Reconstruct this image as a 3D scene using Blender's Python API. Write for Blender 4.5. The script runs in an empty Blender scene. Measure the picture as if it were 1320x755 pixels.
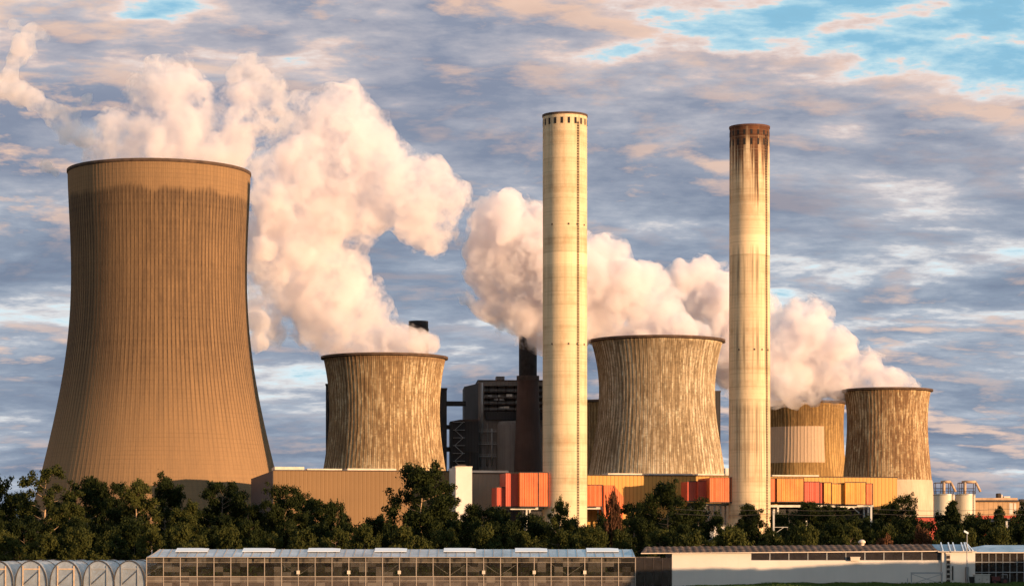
import bpy, bmesh, math, random
import numpy as np
from mathutils import Vector, Matrix

random.seed(7)
R = math.radians
S = bpy.context.scene
COL = S.collection
CAM_Z = 5.0
LENS = 86.4
F = 1320 * LENS / 36.0            # focal length in photo pixels


def at(px, py, D):
    """world point seen at photo pixel (px, py) when it stands D metres away"""
    return Vector(((px - 660) * D / F, D, CAM_Z + (705 - py) * D / F))


def px2m(D):
    return D / F


# ------------------------------------------------------------------ objects
def tag(o, label=None, cat=None, group=None, kind=None):
    if label:
        o['label'] = label
    if cat:
        o['category'] = cat
    if group:
        o['group'] = group
    if kind:
        o['kind'] = kind
    return o


def thing(name, label, cat, loc=(0, 0, 0), rz=0.0, group=None):
    o = bpy.data.objects.new(name, None)
    COL.objects.link(o)
    o.location = loc
    o.rotation_euler = (0, 0, rz)
    o.empty_display_size = 0.1
    return tag(o, label, cat, group)


def link_mesh(name, me, mat, parent=None, smooth=False):
    o = bpy.data.objects.new(name, me)
    COL.objects.link(o)
    if mat is not None:
        for m in (mat if isinstance(mat, (list, tuple)) else [mat]):
            me.materials.append(m)
    if parent is not None:
        o.parent = parent
    if smooth:
        me.polygons.foreach_set('use_smooth', [True] * len(me.polygons))
    return o


class MB:
    """collects shapes into one mesh"""

    def __init__(self):
        self.v, self.f, self.mi = [], [], []

    def add(self, vs, fs, mi=0):
        b = len(self.v)
        self.v += [tuple(p) for p in vs]
        self.f += [tuple(i + b for i in q) for q in fs]
        self.mi += [mi] * len(fs)
        return self

    def box(self, x0, x1, y0, y1, z0, z1, mi=0):
        vs = [(x0, y0, z0), (x1, y0, z0), (x1, y1, z0), (x0, y1, z0),
              (x0, y0, z1), (x1, y0, z1), (x1, y1, z1), (x0, y1, z1)]
        fs = [(3, 2, 1, 0), (4, 5, 6, 7), (0, 1, 5, 4), (1, 2, 6, 5), (2, 3, 7, 6), (3, 0, 4, 7)]
        return self.add(vs, fs, mi)

    def prism(self, poly, z0, z1, mi=0):
        n = len(poly)
        vs = [(x, y, z0) for x, y in poly] + [(x, y, z1) for x, y in poly]
        fs = [tuple(range(n - 1, -1, -1)), tuple(range(n, 2 * n))]
        fs += [(i, (i + 1) % n, n + (i + 1) % n, n + i) for i in range(n)]
        return self.add(vs, fs, mi)

    def bar(self, p, q, w, h=None, mi=0):
        p, q = Vector(p), Vector(q)
        h = h or w
        d = (q - p).normalized()
        up = Vector((0, 0, 1)) if abs(d.z) < 0.95 else Vector((0, 1, 0))
        s = d.cross(up).normalized() * (w / 2)
        u = s.cross(d).normalized() * (h / 2)
        vs = [e + a for e in (p, q) for a in (-s - u, s - u, s + u, -s + u)]
        fs = [(0, 1, 2, 3), (7, 6, 5, 4), (0, 4, 5, 1), (1, 5, 6, 2), (2, 6, 7, 3), (3, 7, 4, 0)]
        return self.add(vs, fs, mi)

    def tube(self, p, q, r0, r1=None, n=10, mi=0, caps=True):
        p, q = Vector(p), Vector(q)
        r1 = r0 if r1 is None else r1
        d = (q - p).normalized()
        up = Vector((0, 0, 1)) if abs(d.z) < 0.95 else Vector((0, 1, 0))
        s = d.cross(up).normalized()
        u = s.cross(d).normalized()
        vs = []
        for c, r in ((p, r0), (q, r1)):
            for k in range(n):
                a = 2 * math.pi * k / n
                vs.append(c + s * (r * math.cos(a)) + u * (r * math.sin(a)))
        fs = [(k, (k + 1) % n, n + (k + 1) % n, n + k) for k in range(n)]
        if caps:
            fs += [tuple(range(n - 1, -1, -1)), tuple(range(n, 2 * n))]
        return self.add(vs, fs, mi)

    def lathe(self, prof, n=48, mi=0, cx=0, cy=0):
        """prof: list of (r, z), open profile revolved"""
        vs = []
        for r, z in prof:
            for k in range(n):
                a = 2 * math.pi * k / n
                vs.append((cx + r * math.cos(a), cy + r * math.sin(a), z))
        fs = []
        for j in range(len(prof) - 1):
            for k in range(n):
                k2 = (k + 1) % n
                fs.append((j * n + k, j * n + k2, (j + 1) * n + k2, (j + 1) * n + k))
        return self.add(vs, fs, mi)

    def mesh(self, name):
        me = bpy.data.meshes.new(name)
        me.from_pydata(self.v, [], self.f)
        me.polygons.foreach_set('material_index', self.mi)
        me.update()
        return me

    def build(self, name, mat, parent=None, smooth=False):
        return link_mesh(name, self.mesh(name), mat, parent, smooth)


# ------------------------------------------------------------------ materials
class NT:
    """short hand for writing node trees"""

    def __init__(self, tree):
        self.t = tree
        self.n, self.l = tree.nodes, tree.links

    def node(self, typ, **kw):
        nd = self.n.new(typ)
        for k, v in kw.items():
            setattr(nd, k, v)
        return nd

    def put(self, sock, val):
        if isinstance(val, bpy.types.NodeSocket):
            self.l.new(val, sock)
        elif val is not None:
            if sock.type == 'RGBA' and len(val) == 3:
                val = (*val, 1)
            sock.default_value = val

    def math(self, op, a, b=None, c=None, clamp=False):
        nd = self.node('ShaderNodeMath', operation=op, use_clamp=clamp)
        self.put(nd.inputs[0], a)
        self.put(nd.inputs[1], b)
        self.put(nd.inputs[2], c)
        return nd.outputs[0]

    def vmath(self, op, a, b=None, out=0):
        nd = self.node('ShaderNodeVectorMath', operation=op)
        self.put(nd.inputs[0], a)
        if op == 'SCALE':
            self.put(nd.inputs[3], b)
        else:
            self.put(nd.inputs[1], b)
        return nd.outputs[out]

    def comb(self, x, y, z):
        nd = self.node('ShaderNodeCombineXYZ')
        for s, v in zip(nd.inputs, (x, y, z)):
            self.put(s, v)
        return nd.outputs[0]

    def sep(self, v):
        nd = self.node('ShaderNodeSeparateXYZ')
        self.put(nd.inputs[0], v)
        return nd.outputs

    def noise(self, vec, scale, detail=4, rough=0.55, dist=0.0, lac=2.0, dim='3D', col=False):
        nd = self.node('ShaderNodeTexNoise', noise_dimensions=dim)
        self.put(nd.inputs['Vector'], vec)
        self.put(nd.inputs['Scale'], scale)
        self.put(nd.inputs['Detail'], detail)
        self.put(nd.inputs['Roughness'], rough)
        self.put(nd.inputs['Lacunarity'], lac)
        self.put(nd.inputs['Distortion'], dist)
        return nd.outputs['Color' if col else 'Fac']

    def mr(self, v, a, b, c=0.0, d=1.0, smooth=False):
        nd = self.node('ShaderNodeMapRange', interpolation_type='SMOOTHSTEP' if smooth else 'LINEAR')
        nd.clamp = True
        for k, x in zip(('Value', 'From Min', 'From Max', 'To Min', 'To Max'), (v, a, b, c, d)):
            self.put(nd.inputs[k], x)
        return nd.outputs[0]

    def mix(self, fac, a, b, blend='MIX'):
        nd = self.node('ShaderNodeMix', data_type='RGBA', blend_type=blend)
        self.put(nd.inputs['Factor'], fac)
        self.put(nd.inputs['A'], a) if False else None
        self.put(nd.inputs[6], a)
        self.put(nd.inputs[7], b)
        return nd.outputs[2]

    def ramp(self, fac, stops):
        nd = self.node('ShaderNodeValToRGB')
        el = nd.color_ramp.elements
        while len(el) < len(stops):
            el.new(0.5)
        for e, (p, c) in zip(el, stops):
            e.position = p
            e.color = (*c, 1) if len(c) == 3 else c
        self.put(nd.inputs[0], fac)
        return nd.outputs[0]


def lin(r, g, b):
    """display colour 0-255 to linear"""
    f = lambda c: c / 12.92 if c <= 0.04045 else ((c + 0.055) / 1.055) ** 2.4
    return tuple(f(c / 255) for c in (r, g, b))


def new_mat(name):
    m = bpy.data.materials.new(name)
    m.use_nodes = True
    nt = NT(m.node_tree)
    nt.n.clear()
    out = nt.node('ShaderNodeOutputMaterial')
    return m, nt, out


def principled(nt, out, color, rough=0.8, metal=0.0, spec=0.3, bump=None, bump_dist=0.05, bump_str=0.5):
    p = nt.node('ShaderNodeBsdfPrincipled')
    nt.put(p.inputs['Base Color'], color)
    nt.put(p.inputs['Roughness'], rough)
    nt.put(p.inputs['Metallic'], metal)
    nt.put(p.inputs['Specular IOR Level'], spec)
    if bump is not None:
        b = nt.node('ShaderNodeBump')
        b.inputs['Distance'].default_value = bump_dist
        b.inputs['Strength'].default_value = bump_str
        nt.put(b.inputs['Height'], bump)
        nt.put(p.inputs['Normal'], b.outputs[0])
    nt.l.new(p.outputs[0], out.inputs[0])
    return p


def plain(name, c, rough=0.7, metal=0.0, spec=0.3, var=0.18, scale=0.3, dirt=None, ribs=None, rib_col=0.72, streak=0.0):
    """painted or weathered surface: colour with slow noise, optional vertical corrugation lines every RIBS metres"""
    m, nt, out = new_mat(name)
    tc = nt.node('ShaderNodeTexCoord')
    P = tc.outputs['Object']
    n = nt.noise(P, scale, 5, 0.6)
    dark = tuple(x * (1 - var * 1.6) for x in c)
    lite = tuple(min(1, x * (1 + var)) for x in c)
    colr = nt.ramp(n, [(0.3, dark), (0.7, lite)])
    if streak:
        x, y, z = nt.sep(P)
        s = nt.noise(nt.comb(nt.math('MULTIPLY', x, 1.2), nt.math('MULTIPLY', y, 1.2), nt.math('MULTIPLY', z, 0.06)), 1.0, 4, 0.65)
        colr = nt.mix(nt.mr(s, 0.5, 0.75, 0, streak), colr, dirt or tuple(x * 0.4 for x in c))
    h = None
    if ribs:
        x, y, z = nt.sep(P)
        s = nt.math('ADD', x, y)
        fr = nt.math('FRACT', nt.math('DIVIDE', s, ribs))
        line = nt.mr(nt.math('ABSOLUTE', nt.math('SUBTRACT', fr, 0.5)), 0.30, 0.46)
        colr = nt.mix(line, colr, (rib_col,) * 3, 'MULTIPLY')
        h = nt.math('SUBTRACT', 1.0, line)
    principled(nt, out, colr, rough, metal, spec, h, 0.08, 0.5)
    return m


# ------------------------------------------------------------------ sun, sky, camera
EXPO = 0.9
DIM = 0.5 ** EXPO
SUN_AZ, SUN_EL = 52.0, 4.3          # degrees to the right of straight-behind the camera, above the horizon
to_sun = Vector((math.sin(R(SUN_AZ)) * math.cos(R(SUN_EL)), -math.cos(R(SUN_AZ)) * math.cos(R(SUN_EL)), math.sin(R(SUN_EL))))
sl = bpy.data.lights.new('sun', 'SUN')
sl.energy = 5.0
sl.angle = R(0.53)
sl.color = (1.0, 0.63, 0.34)
so = bpy.data.objects.new('sun', sl)
COL.objects.link(so)
so.rotation_euler = to_sun.to_track_quat('Z', 'Y').to_euler()
so.location = (300, 0, 400)

W = bpy.data.worlds.new('World')
S.world = W
W.use_nodes = True
w = NT(W.node_tree)
w.n.clear()
wo = w.node('ShaderNodeOutputWorld')
sky = w.node('ShaderNodeTexSky', sky_type='NISHITA')
sky.sun_disc = False
sky.sun_elevation = R(SUN_EL)
sky.sun_rotation = R(180 - SUN_AZ)
sky.air_density = 1.0
sky.dust_density = 0.6
sky.ozone_density = 2.0
bg_sky = w.node('ShaderNodeBackground')
w.put(bg_sky.inputs[0], sky.outputs[0])
bg_sky.inputs[1].default_value = 0.08

d = w.node('ShaderNodeTexCoord').outputs['Generated']
dx, dy, dz = w.sep(d)
zc = w.math('MAXIMUM', dz, 0.0)
inv = w.math('DIVIDE', 1.0, w.math('ADD', zc, 0.22))
P = w.comb(w.math('MULTIPLY', dx, inv), w.math('MULTIPLY', dy, inv), 0.0)     # point on the cloud deck


def deck(off, sx, sy, scale, detail, rough, dist=0.0, add=(0, 0, 0)):
    v = w.vmath('MULTIPLY', w.vmath('ADD', P, add), (sx, sy, 1))
    v = w.vmath('ADD', v, off)
    return w.noise(v, scale, detail, rough, dist)


sun2 = Vector((to_sun.x, to_sun.y, 0)).normalized()
elev = w.mr(dz, 0.0, 0.23)                                                 # 0 at the horizon, 1 at the top of the photo
big = deck((3.7, 1.2, 0), 0.6, 0.9, 1.5, 2, 0.5)
OFF = (11.3, 4.1, 0)
n0 = deck(OFF, 0.75, 1.0, 4.2, 11, 0.60, 0.15)
n1 = deck(OFF, 0.75, 1.0, 4.2, 11, 0.60, 0.15, add=tuple(sun2 * 0.035))
fine = deck((0.3, 7.7, 0), 0.7, 1.0, 15.0, 6, 0.62, 0.1)
cover = w.math('ADD', w.math('ADD', w.math('MULTIPLY', n0, 0.80), w.math('MULTIPLY', big, 0.34)), w.math('MULTIPLY', w.math('SUBTRACT', fine, 0.5), 0.20))
# the deck breaks up high over the chimneys
open_ = w.math('MULTIPLY', w.mr(dz, 0.15, 0.205, smooth=True), w.mr(dx, -0.07, 0.06, smooth=True))
open_ = w.math('ADD', w.math('MULTIPLY', open_, 0.75), w.math('MULTIPLY', w.mr(dz, 0.180, 0.222, smooth=True), 0.42))
puff = deck((2.2, 8.8, 0), 0.8, 1.1, 11.0, 6, 0.55, 0.1)
cover = w.math('ADD', cover, w.math('MULTIPLY', w.math('SUBTRACT', puff, 0.5), w.mr(dz, 0.13, 0.215, 0.06, 0.46)))
cover = w.math('SUBTRACT', cover, w.math('MULTIPLY', open_, 0.15))
cover = w.math('ADD', cover, w.mr(dz, 0.02, 0.09, 0.03, 0.0))
# a thin cloud edge is bright, a thick cloud is slate grey
low = w.ramp(cover, [(0.415, lin(172, 210, 228)), (0.455, lin(212, 230, 237)), (0.49, lin(216, 216, 218)), (0.53, lin(172, 181, 194)), (0.59, lin(144, 157, 175)), (0.68, lin(120, 133, 154))])
high = w.ramp(cover, [(0.39, lin(140, 194, 222)), (0.45, lin(184, 216, 228)), (0.475, lin(230, 216, 210)), (0.505, lin(226, 202, 192)), (0.55, lin(188, 184, 190)), (0.66, lin(140, 148, 167))])
ccol = w.mix(w.mr(elev, 0.45, 0.9, smooth=True), low, high)
mott = deck((5.1, 2.2, 0), 0.6, 1.0, 8.0, 7, 0.58, 0.1)
cloudy = w.mr(cover, 0.47, 0.53)
ccol = w.mix(w.math('MULTIPLY', cloudy, w.mr(mott, 0.35, 0.62, 0.38, 0.0)), ccol, w.mix(elev, lin(106, 121, 146), lin(112, 124, 150)))
# faces of the cloud turned to the low sun
lit = w.mr(w.math('SUBTRACT', n0, n1), 0.005, 0.08)
glow = deck((9.4, 6.6, 0), 0.7, 1.0, 1.8, 3, 0.5)
glow = w.math('MAXIMUM', w.mr(glow, 0.46, 0.62, 0.15, 0.85), w.mr(elev, 0.6, 0.95, 0.0, 0.65))
lit = w.math('MULTIPLY', w.math('MULTIPLY', lit, cloudy), glow)
ccol = w.mix(lit, ccol, w.mix(elev, lin(232, 204, 188), lin(255, 208, 172)))
bg_cloud = w.node('ShaderNodeBackground')
w.put(bg_cloud.inputs[0], ccol)
bg_cloud.inputs[1].default_value = 1.08 * DIM
alpha = w.mr(cover, 0.36, 0.46, 0.82, 1.0)
mx = w.node('ShaderNodeMixShader')
w.put(mx.inputs[0], alpha)
w.l.new(bg_sky.outputs[0], mx.inputs[1])
w.l.new(bg_cloud.outputs[0], mx.inputs[2])
w.l.new(mx.outputs[0], wo.inputs[0])

cam_d = bpy.data.cameras.new('camera')
cam = bpy.data.objects.new('camera', cam_d)
COL.objects.link(cam)
cam.location = (0, 0, CAM_Z)
cam.rotation_euler = (R(90), 0, 0)
cam_d.sensor_width = 36
cam_d.sensor_fit = 'HORIZONTAL'
cam_d.lens = LENS
cam_d.shift_y = 327.5 / 1320
cam_d.clip_start = 1.0
cam_d.clip_end = 20000
S.camera = cam

S.view_settings.view_transform = 'Standard'
S.view_settings.look = 'None'
S.view_settings.gamma = 1.0
S.view_settings.use_curve_mapping = False
S.view_settings.exposure = EXPO
S.render.engine = 'CYCLES'
cy = S.cycles
cy.use_denoising = True
cy.denoiser = 'OPENIMAGEDENOISE'
cy.max_bounces = 14
cy.diffuse_bounces = 3
cy.glossy_bounces = 3
cy.transmission_bounces = 4
cy.transparent_max_bounces = 16
cy.volume_bounces = 9
cy.volume_max_steps = 256
cy.volume_step_rate = 1.0
cy.use_adaptive_sampling = True
cy.adaptive_threshold = 0.02
S.render.use_persistent_data = False

# ------------------------------------------------------------------ concrete of towers and chimneys
def tower_mat(name, c_dark, c_mid, c_lite, stain, ribs, H, stain_amt=0.8, stain_lo=0.45, stain_hi=0.95, streak_scale=16.0,
              rib_dark=0.55, lift=1.6, lite_amt=0.0, rib_lo=0.0, rib_min=0.3, groove_w=0.34, joint_amt=0.30, speck_amt=0.0, bay_z=0.045, crown_amt=0.0, top_band=None, patch=None, pale_below=None, contrast=1.0):
    """weathered rib-walled concrete. H: height of the shell; stains run down from the rim along the ribs."""
    m, nt, out = new_mat(name)
    tc = nt.node('ShaderNodeTexCoord')
    Pp = tc.outputs['Object']
    x, y, z = nt.sep(Pp)
    r = nt.math('SQRT', nt.math('ADD', nt.math('MULTIPLY', x, x), nt.math('MULTIPLY', y, y)))
    cx, cyy = nt.math('DIVIDE', x, r), nt.math('DIVIDE', y, r)
    h = nt.math('DIVIDE', z, H)
    ang = nt.math('ARCTAN2', y, x)

    def ring(a, bz, detail=4, rough=0.6, off=0.0):
        return nt.noise(nt.comb(nt.math('MULTIPLY_ADD', cx, a, off), nt.math('MULTIPLY', cyy, a), nt.math('MULTIPLY', z, bz)), 1.0, detail, rough)
    slow = ring(2.0, 0.018, 4, 0.6, 5.0)
    st1 = ring(streak_scale, bay_z * 0.4, 3, 0.7)
    st2 = ring(streak_scale * 2.6, 0.03, 3, 0.7, 9.0)
    blot = ring(7.0, 0.09, 5, 0.7, 2.0)
    grain = nt.noise(Pp, 0.9, 4, 0.7)
    # every bay between two ribs weathers a little differently
    idx = nt.math('FLOOR', nt.math('MULTIPLY', nt.math('ADD', ang, math.pi), ribs * 2 / (2 * math.pi)))
    bay = nt.noise(nt.comb(nt.math('MULTIPLY', idx, 1.73), 3.1, nt.math('MULTIPLY', z, bay_z)), 1.0, 4, 0.7)
    bayf = nt.noise(nt.comb(nt.math('MULTIPLY', idx, 2.91), 8.1, nt.math('MULTIPLY', z, 0.55)), 1.0, 4, 0.7)
    s = nt.math('ADD', nt.math('MULTIPLY', st1, 0.35), nt.math('ADD', nt.math('MULTIPLY', st2, 0.2), nt.math('ADD', nt.math('MULTIPLY', bay, 0.30 ), nt.math('MULTIPLY', bayf, 0.15))))
    col = nt.ramp(nt.math('ADD', nt.math('MULTIPLY', s, 0.75), nt.math('MULTIPLY', slow, 0.25)),
                  [(0.5 - 0.14 / contrast, c_dark), (0.5, c_mid), (0.5 + 0.14 / contrast, c_lite)])
    # lime streaks
    if lite_amt:
        lm = nt.math('MULTIPLY', nt.mr(nt.math('ADD', nt.math('MULTIPLY', bay, 0.6), nt.math('MULTIPLY', bayf, 0.4)), 0.52, 0.62), nt.mr(blot, 0.42, 0.56))
        col = nt.mix(nt.math('MULTIPLY', lm, lite_amt), col, tuple(min(1, q * 1.5) for q in c_lite))
    # dark growth, strongest between the two heights
    wav = nt.noise(nt.comb(nt.math('MULTIPLY', cx, 3.0), nt.math('MULTIPLY', cyy, 3.0), 4.0), 1.0, 3, 0.6)
    eh = nt.math('SUBTRACT', h, nt.math('MULTIPLY_ADD', nt.math('SUBTRACT', wav, 0.5), 0.075, nt.math('MULTIPLY_ADD', nt.math('SUBTRACT', bay, 0.5), 0.03, stain_hi)))
    upper = nt.mr(eh, -0.010, 0.012, 1.0, 0.05, smooth=True)
    zone = nt.math('MULTIPLY', nt.mr(h, stain_lo, stain_lo + 0.28, smooth=True), upper)
    speck = nt.math('MULTIPLY', nt.mr(bayf, 0.50, 0.64), nt.mr(h, stain_lo, stain_lo + 0.25, 0.15, 1.0))
    col = nt.mix(nt.math('MULTIPLY', speck, speck_amt), col, stain)
    crown = nt.math('MULTIPLY', nt.math('MULTIPLY', nt.mr(eh, -0.13, 0.0, 0.0, 1.0), upper), nt.mr(bay, 0.35, 0.6, 1.0, 0.25))
    col = nt.mix(nt.math('MULTIPLY', nt.math('MULTIPLY', crown, crown_amt), nt.mr(nt.noise(nt.comb(nt.math('ADD', cx, 0.3), cyy, 2.0), 1.1, 2, 0.5), 0.42, 0.58, 0.3, 1.0)), col, stain)
    patchy = nt.mr(nt.math('ADD', nt.math('MULTIPLY', blot, 0.55), nt.math('MULTIPLY', slow, 0.45)), 0.30, 0.52)
    fine_s = nt.mr(s, 0.44, 0.60, 1.0, 0.35)
    k = nt.math('MULTIPLY', nt.math('MULTIPLY', zone, patchy), fine_s)
    col = nt.mix(nt.math('MULTIPLY', k, stain_amt), col, stain)
    if top_band:
        edge = nt.math('ADD', h, nt.math('MULTIPLY', nt.math('SUBTRACT', st1, 0.5), 0.05))
        col = nt.mix(nt.mr(edge, top_band[0], top_band[0] + 0.01, 0, top_band[2]), col, top_band[1])
    if pale_below:
        hz, pc = pale_below
        col = nt.mix(nt.mr(h, hz, hz + 0.004, 0.75, 0.0), col, pc)
    # soot and crease shade painted in the groove beside each rib, fading where the wall is clean
    fr = nt.math('FRACT', nt.math('MULTIPLY', nt.math('ADD', ang, math.pi), ribs / (2 * math.pi)))
    groove = nt.mr(nt.math('ABSOLUTE', nt.math('SUBTRACT', fr, 0.5)), groove_w, groove_w + 0.07, 0.0, 1.0)
    gz = nt.math('MULTIPLY', nt.mr(h, rib_lo, rib_lo + 0.3, rib_min, 1.0), nt.mr(eh, -0.004, 0.008, 1.0, 0.25))
    gz = nt.math('MULTIPLY', gz, nt.mr(blot, 0.35, 0.6, 1.0, 0.75))
    col = nt.mix(nt.math('MULTIPLY', nt.math('MULTIPLY', groove, gz), rib_dark), col, tuple(q * 0.45 for q in stain))
    # pour joints
    fz = nt.math('FRACT', nt.math('DIVIDE', z, lift))
    joint = nt.mr(nt.math('ABSOLUTE', nt.math('SUBTRACT', fz, 0.5)), 0.36, 0.46, 0.0, 1.0)
    joint = nt.math('MULTIPLY', joint, nt.mr(nt.noise(nt.comb(cx, cyy, nt.math('MULTIPLY', nt.math('FLOOR', nt.math('DIVIDE', z, lift)), 3.7)), 1.6, 3, 0.7), 0.4, 0.65, 0.0, joint_amt))
    col = nt.mix(joint, col, tuple(q * 0.5 for q in c_dark))
    band = nt.noise(nt.comb(0.0, 0.0, nt.math('MULTIPLY', z, 0.35)), 1.0, 4, 0.7)
    col = nt.mix(nt.mr(band, 0.35, 0.65, 0.0, 0.30), col, c_dark)
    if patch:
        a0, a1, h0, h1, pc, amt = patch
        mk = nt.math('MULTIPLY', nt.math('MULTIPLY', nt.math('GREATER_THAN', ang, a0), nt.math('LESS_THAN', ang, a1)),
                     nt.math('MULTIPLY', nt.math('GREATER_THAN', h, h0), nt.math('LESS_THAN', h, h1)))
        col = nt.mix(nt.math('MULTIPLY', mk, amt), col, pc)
    col = nt.mix(nt.mr(grain, 0.3, 0.7, 0.0, 0.16), col, tuple(q * 0.6 for q in c_dark))
    principled(nt, out, col, 0.9, 0, 0.1, nt.math('ADD', grain, nt.math('MULTIPLY', st2, 0.6)), 0.25, 0.5)
    return m


def chimney_mat(name, H, soot_top, soot_col, soot_amt, streak_amt, seed, pale=None, base=(0.60, 0.455, 0.285)):
    m, nt, out = new_mat(name)
    tc = nt.node('ShaderNodeTexCoord')
    Pp = tc.outputs['Object']
    x, y, z = nt.sep(Pp)
    h = nt.math('DIVIDE', z, H)
    band = nt.noise(nt.comb(seed, 0.0, nt.math('MULTIPLY', z, 0.12)), 1.0, 6, 0.7)
    blot = nt.noise(nt.comb(nt.math('MULTIPLY', x, 0.10), nt.math('MULTIPLY', y, 0.10), nt.math('MULTIPLY', z, 0.05)), 1.0, 5, 0.65)
    st = nt.noise(nt.comb(nt.math('MULTIPLY', x, 0.62), nt.math('MULTIPLY', y, 0.62), nt.math('MULTIPLY', z, 0.011)), 1.0, 4, 0.7)
    grain = nt.noise(Pp, 0.8, 4, 0.7)
    col = nt.ramp(nt.math('ADD', nt.math('MULTIPLY', band, 0.6), nt.math('MULTIPLY', blot, 0.4)),
                  [(0.38, tuple(q * f for q, f in zip(base, (0.66, 0.58, 0.52)))), (0.5, base), (0.62, tuple(q * 1.12 for q in base))])
    if pale:
        col = nt.mix(nt.math('MULTIPLY', nt.mr(h, pale[0], pale[0] + 0.003), nt.mr(h, pale[1], pale[1] + 0.003, 1.0, 0.0)), col, tuple(q * 1.25 for q in base))
    # streaks in bands of height
    zz = nt.noise(nt.comb(seed + 3.0, 0.0, nt.math('MULTIPLY', z, 0.028)), 1.0, 2, 0.5)
    col = nt.mix(nt.math('MULTIPLY', nt.math('MULTIPLY', nt.mr(st, 0.48, 0.62), nt.mr(zz, 0.40, 0.55)), streak_amt), col, tuple(q * 0.35 for q in base))
    # soot under the rim, running down unevenly
    reach = nt.math('ADD', h, nt.math('MULTIPLY', nt.math('SUBTRACT', st, 0.5), 0.55))
    col = nt.mix(nt.mr(reach, soot_top, soot_top + 0.075, 0.0, soot_amt), col, soot_col)
    if soot_amt > 0.5:
        cap = nt.math('ADD', h, nt.math('MULTIPLY', nt.math('SUBTRACT', blot, 0.5), 0.05))
        col = nt.mix(nt.mr(cap, 0.962, 0.975, 0.0, 0.8), col, (0.085, 0.032, 0.016))
        rust = nt.math('MULTIPLY', nt.mr(blot, 0.48, 0.62), nt.mr(h, 0.80, 0.93, 0.0, 0.55))
        col = nt.mix(rust, col, (0.22, 0.085, 0.032))
    fz = nt.math('FRACT', nt.math('DIVIDE', z, 6.2))
    col = nt.mix(nt.mr(nt.math('ABSOLUTE', nt.math('SUBTRACT', fz, 0.5)), 0.465, 0.5, 0.0, 0.4), col, tuple(q * 0.45 for q in base))
    fz2 = nt.math('FRACT', nt.math('DIVIDE', z, 1.55))
    col = nt.mix(nt.mr(nt.math('ABSOLUTE', nt.math('SUBTRACT', fz2, 0.5)), 0.40, 0.5, 0.0, 0.16), col, tuple(q * 0.6 for q in base))
    principled(nt, out, col, 0.88, 0, 0.15, grain, 0.2, 0.4)
    return m


def glass_mat(name, tint, clear=0.55, rough=0.12, pane=None):
    m, nt, out = new_mat(name)
    tr = nt.node('ShaderNodeBsdfTransparent')
    tr.inputs[0].default_value = (0.9, 0.92, 0.92, 1)
    p = nt.node('ShaderNodeBsdfPrincipled')
    tc = nt.node('ShaderNodeTexCoord')
    n = nt.noise(tc.outputs['Object'], 0.8, 5, 0.7)
    nt.put(p.inputs['Base Color'], nt.ramp(n, [(0.3, tuple(q * 0.55 for q in tint)), (0.7, tint)]))
    p.inputs['Roughness'].default_value = rough
    p.inputs['Specular IOR Level'].default_value = 0.6
    mx_ = nt.node('ShaderNodeMixShader')
    f = nt.mr(n, 0.25, 0.75, 1 - clear - 0.12, 1 - clear + 0.12)
    if pane:
        x, y, z = nt.sep(tc.outputs['Object'])
        wn = nt.node('ShaderNodeTexWhiteNoise', noise_dimensions='2D')
        nt.put(wn.inputs['Vector'], nt.comb(nt.math('FLOOR', nt.math('DIVIDE', x, pane)), nt.math('FLOOR', nt.math('DIVIDE', z, 0.75)), 0.0))
        wv = wn.outputs['Value']
        f = nt.math('ADD', f, nt.mr(wv, 0.0, 1.0, -0.10, 0.22), clamp=True)
        nt.put(p.inputs['Base Color'], nt.mix(nt.mr(wv, 0.6, 1.0, 0.0, 0.7), nt.ramp(n, [(0.3, tuple(q * 0.55 for q in tint)), (0.7, tint)]), (0.20, 0.17, 0.14)))
    nt.put(mx_.inputs[0], f)
    nt.l.new(tr.outputs[0], mx_.inputs[1])
    nt.l.new(p.outputs[0], mx_.inputs[2])
    nt.l.new(mx_.outputs[0], out.inputs[0])
    return m


def film_mat(name, c):
    m, nt, out = new_mat(name)
    tc = nt.node('ShaderNodeTexCoord')
    n = nt.noise(tc.outputs['Object'], 0.7, 4, 0.6)
    colr = nt.ramp(n, [(0.3, tuple(q * 0.7 for q in c)), (0.7, c)])
    p = nt.node('ShaderNodeBsdfPrincipled')
    nt.put(p.inputs['Base Color'], colr)
    p.inputs['Roughness'].default_value = 0.35
    t = nt.node('ShaderNodeBsdfTranslucent')
    nt.put(t.inputs[0], colr)
    tr = nt.node('ShaderNodeBsdfTransparent')
    a = nt.node('ShaderNodeMixShader')
    a.inputs[0].default_value = 0.4
    nt.l.new(p.outputs[0], a.inputs[1])
    nt.l.new(t.outputs[0], a.inputs[2])
    b = nt.node('ShaderNodeMixShader')
    b.inputs[0].default_value = 0.42
    nt.l.new(a.outputs[0], b.inputs[1])
    nt.l.new(tr.outputs[0], b.inputs[2])
    nt.l.new(b.outputs[0], out.inputs[0])
    return m


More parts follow.
